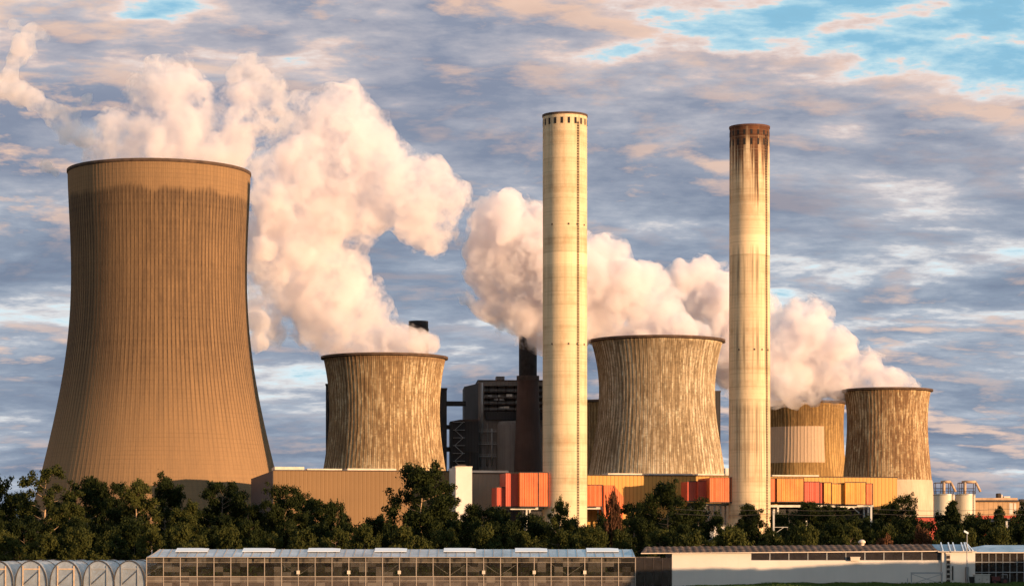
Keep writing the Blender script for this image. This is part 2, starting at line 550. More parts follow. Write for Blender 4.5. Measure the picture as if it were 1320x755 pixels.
def leaf_mat(name, c0, c1, trans=0.25):
    m, nt, out = new_mat(name)
    g = nt.node('ShaderNodeNewGeometry')
    oi = nt.node('ShaderNodeObjectInfo')
    tc = nt.node('ShaderNodeTexCoord')
    cl = nt.noise(tc.outputs['Object'], 0.35, 3, 0.6)
    f = nt.math('ADD', nt.math('MULTIPLY', g.outputs['Random Per Island'], 0.35), nt.math('ADD', nt.math('MULTIPLY', cl, 0.55), nt.math('MULTIPLY', oi.outputs['Random'], 0.2)))
    colr = nt.ramp(f, [(0.25, c0), (0.85, c1)])
    p = nt.node('ShaderNodeBsdfPrincipled')
    nt.put(p.inputs['Base Color'], colr)
    p.inputs['Roughness'].default_value = 0.7
    p.inputs['Specular IOR Level'].default_value = 0.08
    t = nt.node('ShaderNodeBsdfTranslucent')
    nt.put(t.inputs[0], colr)
    a = nt.node('ShaderNodeMixShader')
    a.inputs[0].default_value = trans
    nt.l.new(p.outputs[0], a.inputs[1])
    nt.l.new(t.outputs[0], a.inputs[2])
    nt.l.new(a.outputs[0], out.inputs[0])
    return m


STEEL = plain('grey_steel', (0.34, 0.34, 0.34), 0.5, 0.4, var=0.2)
PALE_STEEL = plain('pale_steel', (0.50, 0.48, 0.44), 0.55, 0.2, var=0.2)
RUST = plain('dark_rusty_iron', (0.06, 0.045, 0.04), 0.8, 0.2, var=0.3)
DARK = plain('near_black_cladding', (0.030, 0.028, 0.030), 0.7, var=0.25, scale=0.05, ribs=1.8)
BOILER = plain('grey_brown_cladding', (0.155, 0.140, 0.130), 0.75, var=0.16, scale=0.04, ribs=2.4, rib_col=0.85, streak=0.5)
BROWN = plain('dark_brown_brick', (0.060, 0.036, 0.030), 0.85, var=0.25, scale=0.05, streak=0.5)
SOOT = plain('black_soot', (0.02, 0.017, 0.017), 0.9, var=0.4)
HALL_BROWN = plain('tan_cladding', (0.20, 0.112, 0.046), 0.6, var=0.10, scale=0.02, ribs=2.0, rib_col=0.955, streak=0.10)
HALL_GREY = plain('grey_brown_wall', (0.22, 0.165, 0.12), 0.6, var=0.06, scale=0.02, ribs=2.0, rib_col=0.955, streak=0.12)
OCHRE = plain('ochre_cladding', (0.48, 0.265, 0.06), 0.55, var=0.08, scale=0.03, ribs=1.9, rib_col=0.68, streak=0.12)
PARAPET = plain('pale_parapet_metal', (0.62, 0.52, 0.42), 0.5, var=0.12)
WHITE = plain('white_panel', (0.60, 0.545, 0.49), 0.6, var=0.06, scale=0.12, streak=0.30, dirt=(0.5, 0.46, 0.4))
RED_O = plain('orange_red_panel', (0.60, 0.125, 0.032), 0.5, var=0.16, scale=0.15, ribs=1.1, rib_col=0.85, streak=0.25)
RED_D = plain('red_and_shaded_panel', (0.46, 0.070, 0.035), 0.5, var=0.10, scale=0.08, ribs=1.1, rib_col=0.85, streak=0.25)  # true red on some panels, on others shade put into the duct colour
ORANGE = plain('faded_orange_panel', (0.62, 0.21, 0.035), 0.5, var=0.18, scale=0.15, ribs=1.1, rib_col=0.80, streak=0.5)
YELLOW_O = plain('amber_panel', (0.62, 0.27, 0.04), 0.5, var=0.18, scale=0.15, ribs=1.1, rib_col=0.80, streak=0.5)
ROOF_GREY = plain('roof_felt', (0.20, 0.18, 0.17), 0.85, var=0.2, scale=0.05)
GLASS = glass_mat('dusty_glass', (0.06, 0.05, 0.04), 0.78, 0.06, 1.21)
GLASS_LOW = glass_mat('milky_glass', (0.13, 0.10, 0.08), 0.34, 0.25, 1.21)
GLASS_DARK = glass_mat('dark_glass', (0.05, 0.04, 0.035), 0.35, 0.08)
FILM = film_mat('tunnel_film', (0.80, 0.84, 0.88))
END_FILM = film_mat('tunnel_end_film', (0.52, 0.57, 0.63))
TIMBER = plain('pale_timber', (0.50, 0.36, 0.24), 0.8, var=0.2, scale=2.0)
LEAF_A = leaf_mat('leaf_dark', (0.006, 0.011, 0.003), (0.033, 0.041, 0.010))
LEAF_B = leaf_mat('leaf_olive', (0.016, 0.024, 0.006), (0.078, 0.078, 0.018))
LEAF_C = leaf_mat('leaf_russet', (0.06, 0.03, 0.015), (0.14, 0.06, 0.03))
BARK = plain('bark', (0.16, 0.11, 0.075), 0.9, var=0.35, scale=1.5)
PALE_BARK = plain('pale_bark', (0.36, 0.24, 0.14), 0.85, var=0.35, scale=1.2)

# ------------------------------------------------------------------ cooling towers
def tower(label, D, cx, prof_px, base_py, ribs, matf, rim_mat, lip=0.9, rib_h=0.45, rows=56, skirt=None):
    """prof_px: (photo y, half width in photo px) from rim down"""
    k = px2m(D)
    zs = [CAM_Z + (705 - py) * k for py, r in prof_px]
    rs = [r * k for py, r in prof_px]
    H = zs[0]
    zz = np.linspace(0.0, H, rows)
    order = np.argsort(zs)
    za, ra = np.array(zs)[order], np.array(rs)[order]
    # smooth the measured outline with a cubic fit through the points
    deg = min(5, len(za) - 1)
    cf = np.polyfit((za - H / 2) / H, ra, deg)
    rr = np.polyval(cf, (zz - H / 2) / H)
    t = thing('cooling_tower', label, 'cooling tower', ((cx - 660) * k, D, 0))
    per = 6
    n = ribs * per
    a = np.arange(n) * 2 * math.pi / n
    bump = np.array([0, 0, 0, 0, 1, 1]) * rib_h
    bump = np.tile(bump, ribs)
    mb = MB()
    V = []
    for z, r in zip(zz, rr):
        q = r + bump
        V += list(zip((q * np.cos(a)).tolist(), (q * np.sin(a)).tolist(), [float(z)] * n))
    Fq = []
    for j in range(rows - 1):
        b0, b1 = j * n, (j + 1) * n
        Fq += [(b0 + i, b0 + (i + 1) % n, b1 + (i + 1) % n, b1 + i) for i in range(n)]
    mb.add(V, Fq)
    mat = matf(H, ribs)
    mb.build('shell', mat, t)
    th = 1.1
    inn = MB()
    inn.lathe([(rr[-1] - 0.02, H - 0.01), (rr[-1] - th, H - 0.01)] + [(r - th, z) for z, r in list(zip(zz, rr))[::-1][1:]], 96)
    inn.build('inner_wall', rim_mat, t, True)
    rm = MB()
    rm.lathe([(rr[-1] + lip, H - 0.9), (rr[-1] + lip, H + 0.35), (rr[-1] - th, H + 0.35), (rr[-1] - th, H - 0.3)], 128)
    rm.lathe([(rr[-1] + 0.05, H - 1.3), (rr[-1] + lip, H - 0.9)], 128)
    rm.build('rim', rim_mat, t)
    if skirt:
        zt, mat2 = skirt
        zt = CAM_Z + (705 - zt) * k
        sk = MB()
        pr = [(np.interp(z, zz, rr) + rib_h + 0.25, z) for z in np.linspace(0.5, zt, 8)]
        sk.lathe(pr + [(np.interp(zt, zz, rr) + 0.1, zt + 0.05)], 120)
        sk.build('skirt', mat2, t)
    return t, H, rr


RIM = plain('sooty_rim_concrete', (0.085, 0.052, 0.036), 0.9, var=0.3)
SKIRT = plain('pale_concrete_skirt', (0.50, 0.38, 0.27), 0.85, var=0.12, scale=0.06, streak=0.5, dirt=(0.28, 0.2, 0.13))

tower('largest cooling tower, smooth tan shell with dark ribbed stains below its rim', 1270, 205.5,
      [(223, 116.5), (262, 115.3), (300, 113.2), (340, 112.2), (370, 112.4), (410, 114.2), (454, 118), (485, 122.5), (520, 129), (546, 135), (575, 141), (600, 147), (650, 159), (705, 172)],
      705, 140, lambda H, n: tower_mat('tower_tan', (0.185, 0.115, 0.064), (0.25, 0.150, 0.076), (0.30, 0.18, 0.09), (0.042, 0.028, 0.022), n, H,
                                       stain_amt=0.62, crown_amt=0.62, stain_lo=0.28, stain_hi=0.925, groove_w=0.29, rib_dark=0.92, lift=2.2, rib_lo=0.22, rib_min=0.10, joint_amt=0.38, contrast=0.8, streak_scale=9),
      RIM, lip=0.5, rib_h=0.07, rows=70)
STREAK = dict(bay_z=0.13, speck_amt=0.7, crown_amt=0.45, groove_w=0.28, stain_amt=0.55, stain_lo=0.25, stain_hi=0.985, rib_dark=0.72, lift=2.4, lite_amt=1.0, contrast=3.4, streak_scale=15)
tower('squat streaked cooling tower with a smoky rim standing behind the brown hall', 1400, 495.7,
      [(461, 78.6), (480, 74.6), (499, 72.2), (520, 71), (539, 70.8), (560, 72), (578, 74.6), (606, 78.6), (650, 87), (705, 98)],
      705, 92, lambda H, n: tower_mat('tower_streaked', (0.29, 0.19, 0.10), (0.52, 0.37, 0.20), (0.72, 0.57, 0.36), (0.075, 0.043, 0.025), n, H, top_band=(0.965, (0.16, 0.09, 0.05), 0.7), **STREAK),
      RIM, lip=1.5, rib_h=0.18)
tower('wide waisted streaked cooling tower between the two pale chimneys', 1400, 846.8,
      [(439.5, 84.6), (459.5, 79.2), (480, 75.8), (499, 74.2), (527, 75), (545, 77), (559, 79.3), (585, 83.5), (610, 87.2), (650, 94), (705, 104)],
      705, 100, lambda H, n: tower_mat('tower_chalky', (0.32, 0.235, 0.14), (0.56, 0.43, 0.27), (0.74, 0.61, 0.43), (0.065, 0.040, 0.025), n, H, **STREAK),
      RIM, lip=1.5, rib_h=0.18)
tower('hidden tan cooling tower peeping out behind the pale windowed chimney', 1640, 789,
      [(518, 52.5), (540, 50.6), (565, 50), (590, 51.5), (613, 54), (650, 60), (705, 68)],
      705, 72, lambda H, n: tower_mat('tower_ochre_far', (0.24, 0.14, 0.06), (0.36, 0.22, 0.09), (0.46, 0.29, 0.13), (0.09, 0.055, 0.03), n, H, **{**STREAK, 'lite_amt': 0.2}),
      RIM, lip=1.2, rib_h=0.14)
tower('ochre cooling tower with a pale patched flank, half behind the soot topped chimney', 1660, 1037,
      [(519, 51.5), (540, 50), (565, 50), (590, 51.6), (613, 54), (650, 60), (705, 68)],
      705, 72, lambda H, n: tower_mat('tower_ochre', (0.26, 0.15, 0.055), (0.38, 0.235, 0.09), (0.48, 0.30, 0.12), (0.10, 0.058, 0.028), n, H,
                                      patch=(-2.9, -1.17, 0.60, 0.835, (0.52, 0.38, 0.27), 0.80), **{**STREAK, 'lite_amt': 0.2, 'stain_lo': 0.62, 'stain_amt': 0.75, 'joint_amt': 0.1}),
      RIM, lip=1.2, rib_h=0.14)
tower('rust mottled cooling tower with a pale lower skirt behind the two silos', 1500, 1143.7,
      [(503, 55.4), (521, 52.4), (540, 51.4), (559, 51.4), (575, 52.4), (591, 54), (620, 56.4), (664, 60), (705, 64)],
      705, 76, lambda H, n: tower_mat('tower_rusty', (0.26, 0.155, 0.08), (0.54, 0.36, 0.185), (0.75, 0.57, 0.34), (0.075, 0.038, 0.022), n, H, **{**STREAK, 'contrast': 4.2}),
      RIM, lip=1.5, rib_h=0.18, skirt=(619, SKIRT))


# ------------------------------------------------------------------ chimneys
def chimney(name, label, D, cx, top_py, r_top_px, r_bot_px, mat, soot_rim, openings=0, open_py=None, ladder_px=None, platforms=(), collar=None):
    k = px2m(D)
    H = CAM_Z + (705 - top_py) * k
    t = thing(name, label, 'chimney', ((cx - 660) * k, D, 0))
    r0, r1 = r_bot_px * k, r_top_px * k
    rad = lambda z: r0 + (r1 - r0) * z / H
    mb = MB()
    mb.lathe([(rad(z), z) for z in np.linspace(0, H, 40)] + [(r1 - 0.5, H), (r1 - 0.5, H - 25)], 96)
    mb.build('shaft', mat, t, False)
    rm = MB()
    rm.lathe([(r1 + 0.02, H - 0.7), (r1 + 0.28, H - 0.7), (r1 + 0.28, H + 0.25), (r1 - 0.55, H + 0.25), (r1 - 0.55, H - 0.5)], 96)
    rm.build('rim', soot_rim, t)
    if openings:
        ow, oh, rows = open_py
        for row_py, hh in rows:
            zc_ = CAM_Z + (705 - row_py) * k
            for i in range(openings):
                a = 2 * math.pi * (i + 0.5) / openings
                u = Vector((math.cos(a), math.sin(a), 0))
                s = Vector((-math.sin(a), math.cos(a), 0))
                o = MB()
                r = rad(zc_)
                vs = []
                for dr in (-0.4, 0.06):
                    for su, sz in ((-1, -1), (1, -1), (1, 1), (-1, 1)):
                        vs.append(u * (r + dr) + s * (su * ow / 2) + Vector((0, 0, zc_ + sz * hh / 2)))
                o.add(vs, [(3, 2, 1, 0), (4, 5, 6, 7), (0, 1, 5, 4), (1, 2, 6, 5), (2, 3, 7, 6), (3, 0, 4, 7)])
                o.build('opening', SOOT, t)
    if ladder_px is not None:
        s_ = (ladder_px - cx) / r_top_px
        a = math.asin(s_) - math.pi / 2
        l = MB()
        for side in (-0.35, 0.35):
            for z0 in np.linspace(3, H - 4, 24)[:-1]:
                z1 = z0 + (H - 7) / 23
                pts = []
                for z in (z0, z1):
                    r = rad(z) + 0.35
                    pts.append(Vector((r * math.cos(a) - side * math.sin(a), r * math.sin(a) + side * math.cos(a), z)))
                l.bar(pts[0], pts[1], 0.16, 0.16)
        z = 3.0
        while z < H - 4:
            r = rad(z) + 0.35
            l.bar((r * math.cos(a) + 0.5 * math.sin(a), r * math.sin(a) - 0.5 * math.cos(a), z),
                  (r * math.cos(a) - 0.5 * math.sin(a), r * math.sin(a) + 0.5 * math.cos(a), z), 0.3, 0.3)
            z += 1.2
        l.build('ladder', RUST, t)
    for py_ in platforms:
        z = CAM_Z + (705 - py_) * k
        for i in range(4):
            a = -math.pi / 2 + (-0.62, 0.15, 0.55, 1.0)[i]
            b = MB()
            r = rad(z)
            b.bar((math.cos(a) * (r - 0.2), math.sin(a) * (r - 0.2), z), (math.cos(a) * (r + 0.3), math.sin(a) * (r + 0.3), z), 0.6, 0.8)
            b.build('lamp_bracket', RUST, t)
    return t, H, rad


D1, D2 = 1152, 1165
k1 = px2m(D1)
H1 = CAM_Z + (705 - 149.5) * k1
chimney('chimney', 'tall pale concrete chimney with small dark openings below its clean rim', D1, 728.2, 149.5, 28.6, 28.6,
        chimney_mat('chimney_pale', H1, 0.99, (0.14, 0.10, 0.07), 0.25, 0.25, 4.0, pale=(0.655, 0.685)), RIM, 20, (1.15, 2.8, [(159.5, 2.9)]), ladder_px=744.3, platforms=(292, 445))
k2 = px2m(D2)
H2 = CAM_Z + (705 - 164.5) * k2
chimney('chimney', 'tall pale concrete chimney with a rusty soot blackened top and long dark streaks', D2, 966.2, 164.5, 25.6, 27.0,
        chimney_mat('chimney_sooty', H2, 0.875, (0.075, 0.032, 0.018), 0.96, 0.85, 8.0, pale=(0.70, 0.745)), plain('burnt_rim', (0.10, 0.045, 0.03), 0.9, var=0.3), 18,
        (1.0, 2.8, [(174.0, 2.2), (186, 3.0)]), ladder_px=985.5, platforms=(452,))

# dark brick chimney with a narrower black flue, behind the pale one
Dc = 1455
kc = px2m(Dc)
t = thing('chimney', 'dark brown brick chimney flaring to its base, black flue on top, beside the boiler house', 'chimney', ((680.5 - 660) * kc, Dc, 0))
zt, zm = CAM_Z + (705 - 418) * kc, CAM_Z + (705 - 487) * kc
m_ = MB(); m_.lathe([(21 * kc, 0), (17.2 * kc, zm - 45), (13.3 * kc, zm)], 48); m_.build('shaft', BROWN, t, True)
m_ = MB(); m_.lathe([(13.3 * kc, zm - 1.5), (14.6 * kc, zm - 1.5), (14.6 * kc, zm + 1.2), (11.5 * kc, zm + 1.2)], 48); m_.build('collar', RUST, t)
m_ = MB(); m_.lathe([(11.6 * kc, zm + 1.0), (11.6 * kc, zt), (10.9 * kc, zt), (10.9 * kc, zt - 15)], 48); m_.build('flue', SOOT, t, True)
t = thing('chimney', 'black chimney tip showing above the smoky rim of the squat streaked tower', 'chimney', ((534 - 660) * kc, 1520, 0))
k3 = px2m(1520)
zt = CAM_Z + (705 - 414) * k3
m_ = MB(); m_.lathe([(17 * k3, 0), (12.6 * k3, zt - 4), (12.6 * k3, zt), (11.8 * k3, zt), (11.8 * k3, zt - 12)], 48); m_.build('shaft', SOOT, t, True)
m_ = MB(); m_.lathe([(12.6 * k3, zt - 6), (13.3 * k3, zt - 6), (13.3 * k3, zt - 4.5), (12.6 * k3, zt - 4.5)], 48); m_.build('collar', RUST, t)


# ------------------------------------------------------------------ boiler house and its neighbours (in the shade of the wide waisted tower)
def px_box(D):
    """turns photo x into metres from the thing's root and photo y into height"""
    k = px2m(D)
    return (lambda px, c: (px - c) * k), (lambda py: CAM_Z + (705 - py) * k)


Db = 1478
X, Z = px_box(Db)
c = 635
t = thing('boiler_house', 'tall grey brown boiler house with a deep dark gallery of small lamps', 'boiler house', ((c - 660) * px2m(Db), Db, 0), R(3))
m_ = MB()
xl, xr = X(616.5, c), X(712, c)
# front wall with the gallery opening left out
gx0, gz0, gz1 = X(624, c), Z(540), Z(497)
m_.box(xl, gx0, 0, 55, 0, Z(490.5))
m_.box(gx0, xr, 0, 55, gz1, Z(490.5))
m_.box(gx0, xr, 6, 55, gz0, gz1)
m_.box(gx0, xr, 0.02, 55, 0, gz0)
m_.build('wall', BOILER, t)
m_ = MB(); m_.prism([(xl - 0.02, 0.3), (xl - 0.02, 54), (X(600.5, c), 62), (X(600.5, c), 30)], 0, Z(494)); m_.build('side_wing', DARK, t)
m_ = MB(); m_.box(X(640, c), X(651, c), 5, 15, Z(490.5), Z(484)); m_.build('roof_vent', BOILER, t)
m_ = MB(); m_.box(xl - 0.4, xr + 0.4, -0.4, 55.4, Z(490.5), Z(489.5)); m_.build('parapet', RUST, t)
for py in (505, 513, 521, 529):
    m_ = MB(); m_.box(gx0 + 0.1, xr, -1.2, 6, Z(py) - 0.25, Z(py) + 0.25)
    m_.build('gallery_deck', RUST, t)
    m_ = MB()
    m_.bar((gx0 + 0.1, -1.15, Z(py) + 1.5), (xr, -1.15, Z(py) + 1.5), 0.12)
    m_.bar((gx0 + 0.1, -1.15, Z(py) + 0.9), (xr, -1.15, Z(py) + 0.9), 0.12)
    for i in range(12):
        x = gx0 + 0.3 + (xr - gx0 - 0.6) * i / 11
        m_.bar((x, -1.15, Z(py)), (x, -1.15, Z(py) + 1.55), 0.12)
    m_.build('railing', STEEL, t)
for i, x in enumerate(np.linspace(gx0 + 3, xr - 2, 8)):
    m_ = MB(); m_.bar((x, 3.5, gz0), (x, 3.5, gz1), 0.7); m_.build('column', RUST, t)
rng = random.Random(3)
for i in range(14):
    x, py = rng.uniform(gx0 + 1.5, X(668, c)), rng.choice((511, 516, 519, 526.5))
    m_ = MB()
    w_ = rng.uniform(1.0, 2.6)
    m_.box(x, x + w_, -1.0, -0.2, Z(py), Z(py) + rng.uniform(0.8, 1.5))
    m_.build('lamp_box', PALE_STEEL if i % 2 else STEEL, t)  # pale boxes standing in for the small lamps, giving no light
m_ = MB(); m_.prism([(X(626, c), -2), (xr, -2), (xr, -0.05), (X(626, c), -0.05)], Z(541), Z(531)); m_.build('hopper_ledge', DARK, t)
m_ = MB(); m_.lathe([(X(660, c) - X(640, c), Z(705)), (X(660, c) - X(640, c), Z(549)), (X(660, c) - X(643, c), Z(543))], 40, 0, X(660, c), -1.0); m_.build('bunker', BOILER, t, True)

for i, (px_, ya, yb) in enumerate(((619.5, 600, 493), (621.5, 560, 493), (628, 600, 546), (634, 600, 552), (664, 541, 600))):
    m_ = MB(); m_.tube((X(px_, c), -0.6, Z(ya)), (X(px_, c), -0.6, Z(yb)), 0.5, n=8); m_.build('pipe', STEEL if i % 2 else BOILER, t, True)
for py in (556, 572, 588):
    m_ = MB(); m_.box(xl + 0.3, X(642, c), -1.6, -0.02, Z(py) - 0.2, Z(py) + 0.1)
    for i in range(9):
        xx = xl + 0.4 + (X(642, c) - xl - 0.6) * i / 8
        m_.bar((xx, -1.5, Z(py)), (xx, -1.5, Z(py) + 1.2), 0.1)
    m_.bar((xl + 0.3, -1.5, Z(py) + 1.2), (X(642, c), -1.5, Z(py) + 1.2), 0.1)
    m_.build('walkway', STEEL, t)
for px_ in (604, 608, 612):
    m_ = MB(); m_.box(X(px_, c), X(px_ + 1.6, c), 40, 62.6, Z(520), Z(508)); m_.build('louvre', STEEL, t)
X, Z = px_box(1470)
c = 600
t = thing('coal_bunker_block', 'low black windowless block between stair tower and boiler house', 'plant block', ((c - 660) * px2m(1470), 1470, 0), R(3))
m_ = MB(); m_.box(X(580.7, c), X(617, c), 0, 30, 0, Z(543)); m_.build('wall', DARK, t)
m_ = MB()
xa, xb = X(580.7, c) - 0.3, X(617, c)
m_.add([(xa, -0.3, Z(543)), (xb, -0.3, Z(543)), (xb, 30.3, Z(543)), (xa, 30.3, Z(543)), (xa + 6, -0.3, Z(540.5)), (xb, -0.3, Z(540)), (xb, 30.3, Z(540)), (xa + 6, 30.3, Z(540.5))],
       [(3, 2, 1, 0), (4, 5, 6, 7), (0, 1, 5, 4), (1, 2, 6, 5), (2, 3, 7, 6), (3, 0, 4, 7)]); m_.build('roof', RUST, t)
m_ = MB()
m_.bar((X(596, c), -0.5, Z(582)), (X(617, c), -0.5, Z(582)), 0.4); m_.bar((X(606, c), -0.5, Z(605)), (X(606, c), -0.5, Z(582)), 0.5); m_.build('pipe', RUST, t)
m_ = MB()
for i in range(6):
    za_, zb__ = Z(604 - i * 10), Z(594 - i * 10)
    xa_, xb_ = (X(586, c), X(597, c)) if i % 2 else (X(597, c), X(586, c))
    m_.bar((xa_, -1.2, za_), (xb_, -1.2, zb__), 0.9, 0.25); m_.box(min(xa_, xb_) - 1.0, max(xa_, xb_) + 1.0, -2.0, -0.2, zb__ - 0.1, zb__ + 0.1)
m_.build('outside_stair', STEEL, t)
t = thing('coal_bunker_block', 'black plant block peeping between dark brick chimney and pale windowed chimney', 'plant block', ((705 - 660) * px2m(1500), 1500, 0), R(3))
X, Z = px_box(1500)
m_ = MB(); m_.box(X(688, 705), X(735, 705), 0, 30, 0, Z(543)); m_.build('wall', DARK, t)
m_ = MB(); m_.box(X(687, 705), X(736, 705), -0.5, 30.5, Z(543), Z(541.8)); m_.build('roof', RUST, t)
m_ = MB(); m_.bar((X(692, 705), -0.6, Z(583)), (X(720, 705), -0.6, Z(583)), 0.5); m_.build('pipe', STEEL, t)


def stair_tower(label, D, x0, x1, top, depth, bridges=()):
    X, Z = px_box(D)
    c = (x0 + x1) / 2
    t = thing('stair_tower', label, 'stair tower', ((c - 660) * px2m(D), D, 0), R(3))
    m_ = MB(); m_.box(X(x0, c), X(x1, c), 0, depth, 0, Z(top)); m_.build('wall', DARK, t)
    m_ = MB(); m_.box(X(x0, c) - 0.3, X(x1, c) + 0.3, -0.3, depth + 0.3, Z(top), Z(top) + 0.8); m_.build('roof', RUST, t)
    for xa, xb, ya, yb in bridges:
        m_ = MB(); m_.box(X(xa, c), X(xb, c), 2, depth - 2, Z(yb), Z(ya)); m_.build('conveyor_bridge', DARK, t)
    return t


stair_tower('dark stair tower joined to the boiler house by three covered bridges', 1470, 560, 576, 501.5, 12, ((576, 601, 516.5, 522), (576, 582, 547, 552), (576, 582, 575.5, 581)))
stair_tower('dark stair tower edge hidden behind the squat streaked tower', 1460, 420, 444, 496, 14)
stair_tower('dark stair tower edge hidden behind the wide waisted tower', 1480, 902, 928.8, 505, 14)


# ------------------------------------------------------------------ the long hall, turned ten degrees so its dark end shows
HA = R(10.5)
HU = Vector((math.cos(HA), math.sin(HA), 0))
HN = Vector((math.sin(HA), -math.cos(HA), 0))        # out of the front, towards the sun
H0 = Vector(((352.3 - 660) * px2m(1157), 1157, 0))


def hall_t(px, off=0.0):
    A = H0 + HN * off
    k = (px - 660) / F
    return (k * A.y - A.x) / (HU.x - k * HU.y)


def hall_z(px, py, off=0.0):
    A = H0 + HN * off + HU * hall_t(px, off)
    return CAM_Z + (705 - py) * A.y / F


def hall_thing(name, label, cat, px0, off=0.0, group=None):
    A = H0 + HN * off + HU * hall_t(px0, off)
    t = thing(name, label, cat, (A.x, A.y, 0), HA, group)
    t0 = hall_t(px0, off)
    return t, (lambda px, o=off: hall_t(px, o) - t0)


t, T = hall_thing('turbine_hall', 'long tan windowless turbine hall with a dark gable end', 'hall', 352.3)
ztop = hall_z(352.3, 606.3)
L = T(585)
zb_ = ztop - 2.2
m_ = MB()
m_.add([(0, 0, 0), (L, 0, 0), (L, 60, 0), (-5.6, 60, 0), (0, 0, ztop), (L, 0, ztop), (L, 60, zb_), (-5.6, 60, zb_)],
       [(3, 2, 1, 0), (4, 5, 6, 7), (0, 1, 5, 4), (1, 2, 6, 5), (2, 3, 7, 6), (3, 0, 4, 7)])
m_.build('wall', HALL_BROWN, t)
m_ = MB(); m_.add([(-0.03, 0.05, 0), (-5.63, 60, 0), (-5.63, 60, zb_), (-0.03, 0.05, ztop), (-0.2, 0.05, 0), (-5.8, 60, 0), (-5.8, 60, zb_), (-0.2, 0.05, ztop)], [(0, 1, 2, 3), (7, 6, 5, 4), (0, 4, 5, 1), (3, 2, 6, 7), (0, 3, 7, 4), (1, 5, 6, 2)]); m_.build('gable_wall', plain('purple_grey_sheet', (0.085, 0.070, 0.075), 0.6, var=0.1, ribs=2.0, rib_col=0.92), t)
m_ = MB(); m_.box(0.05, L + 0.1, -0.25, 0.5, ztop + 0.01, ztop + 0.45); m_.build('roof_edge', RUST, t)
for xa, xb, h in ((1, T(393), 1.5), (T(397), T(442), 0.7), (T(449), T(512), 0.9)):
    m_ = MB(); m_.box(xa, xb, 3, 20, ztop + 0.5, ztop + 0.5 + h); m_.build('roof_light', PARAPET, t)
t2, T = hall_thing('turbine_hall', 'grey brown middle hall in chimney shadow, beside the white lift tower', 'hall', 585, -3.0)
L = T(757, -3)
m_ = MB(); m_.box(0.05, L, 0, 60, 0, ztop - 0.8); m_.build('wall', HALL_GREY, t2)
m_ = MB(); m_.box(0.05, L, -0.3, 60.2, ztop - 0.8, ztop - 0.3); m_.build('roof_edge', RUST, t2)
m_ = MB(); m_.box(0.3, T(655, -3), -0.8, 14, ztop - 0.3, ztop + 0.75); m_.build('roof_light', PARAPET, t2)
t, T = hall_thing('lift_tower', 'narrow white lift tower rising against the long hall', 'lift tower', 587.5, 20.0)
zl = hall_z(590, 602, 20)
L = T(608.5)
m_ = MB(); m_.box(0, L, 0, 22.9, 0, zl); m_.build('wall', WHITE, t)
m_ = MB(); m_.box(-0.2, L + 0.2, -0.2, 9.8, zl, zl + 0.5); m_.build('roof_edge', PARAPET, t)
m_ = MB(); m_.box(1.2, L - 2.5, 2, 8, zl + 0.5, zl + 1.4); m_.build('roof_vent', RUST, t)
t, T = hall_thing('turbine_hall', 'ochre ribbed hall below the wide waisted tower', 'hall', 757, -1.0)
t_och, T_och = t, T
zo = hall_z(830, 613, -1)
L = T(968)
m_ = MB(); m_.box(0.05, L, 0, 60, 0, zo); m_.build('wall', OCHRE, t)
m_ = MB(); m_.box(0.05, L, -0.25, 60.2, zo, zo + 0.5); m_.build('roof_edge', RUST, t)
for pa, pb in ((784, 828), (836, 893), (900, 934)):
    m_ = MB(); m_.box(T(pa), T(pb), 0.4, 14, zo + 0.5, zo + 1.25); m_.build('roof_light', PARAPET, t)
m_ = MB(); m_.box(T(936.5), T(943), 2, 5, zo + 0.5, zo + 4.0); m_.build('roof_cabin', PALE_STEEL, t)
t, T = hall_thing('turbine_hall', 'ochre ribbed hall end below the patched and rust mottled towers', 'hall', 968, 0.0)
L = T(1156.5)
zo2 = hall_z(1080, 615)
m_ = MB(); m_.box(0.05, L, 0, 60, 0, zo2); m_.build('wall', OCHRE, t)
m_ = MB(); m_.box(0.05, L + 0.2, -0.25, 60.2, zo2, zo2 + 0.45); m_.build('roof_edge', RUST, t)
m_ = MB(); m_.box(T(996), T(1056), 0.4, 14, zo2 + 0.45, zo2 + 1.1); m_.build('roof_light', PARAPET, t)


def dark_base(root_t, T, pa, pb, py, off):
    m_ = MB(); m_.box(T(pa), T(pb), -0.35, -0.004, 0, hall_z((pa + pb) / 2, py, off)); m_.build('plinth', DARK, root_t)  # dark strip along the wall's foot, only beneath a duct


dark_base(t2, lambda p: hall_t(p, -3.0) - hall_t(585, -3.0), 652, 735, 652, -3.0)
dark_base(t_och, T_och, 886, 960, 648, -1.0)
dark_base(t, T, 990, 1126, 652, 0.0)


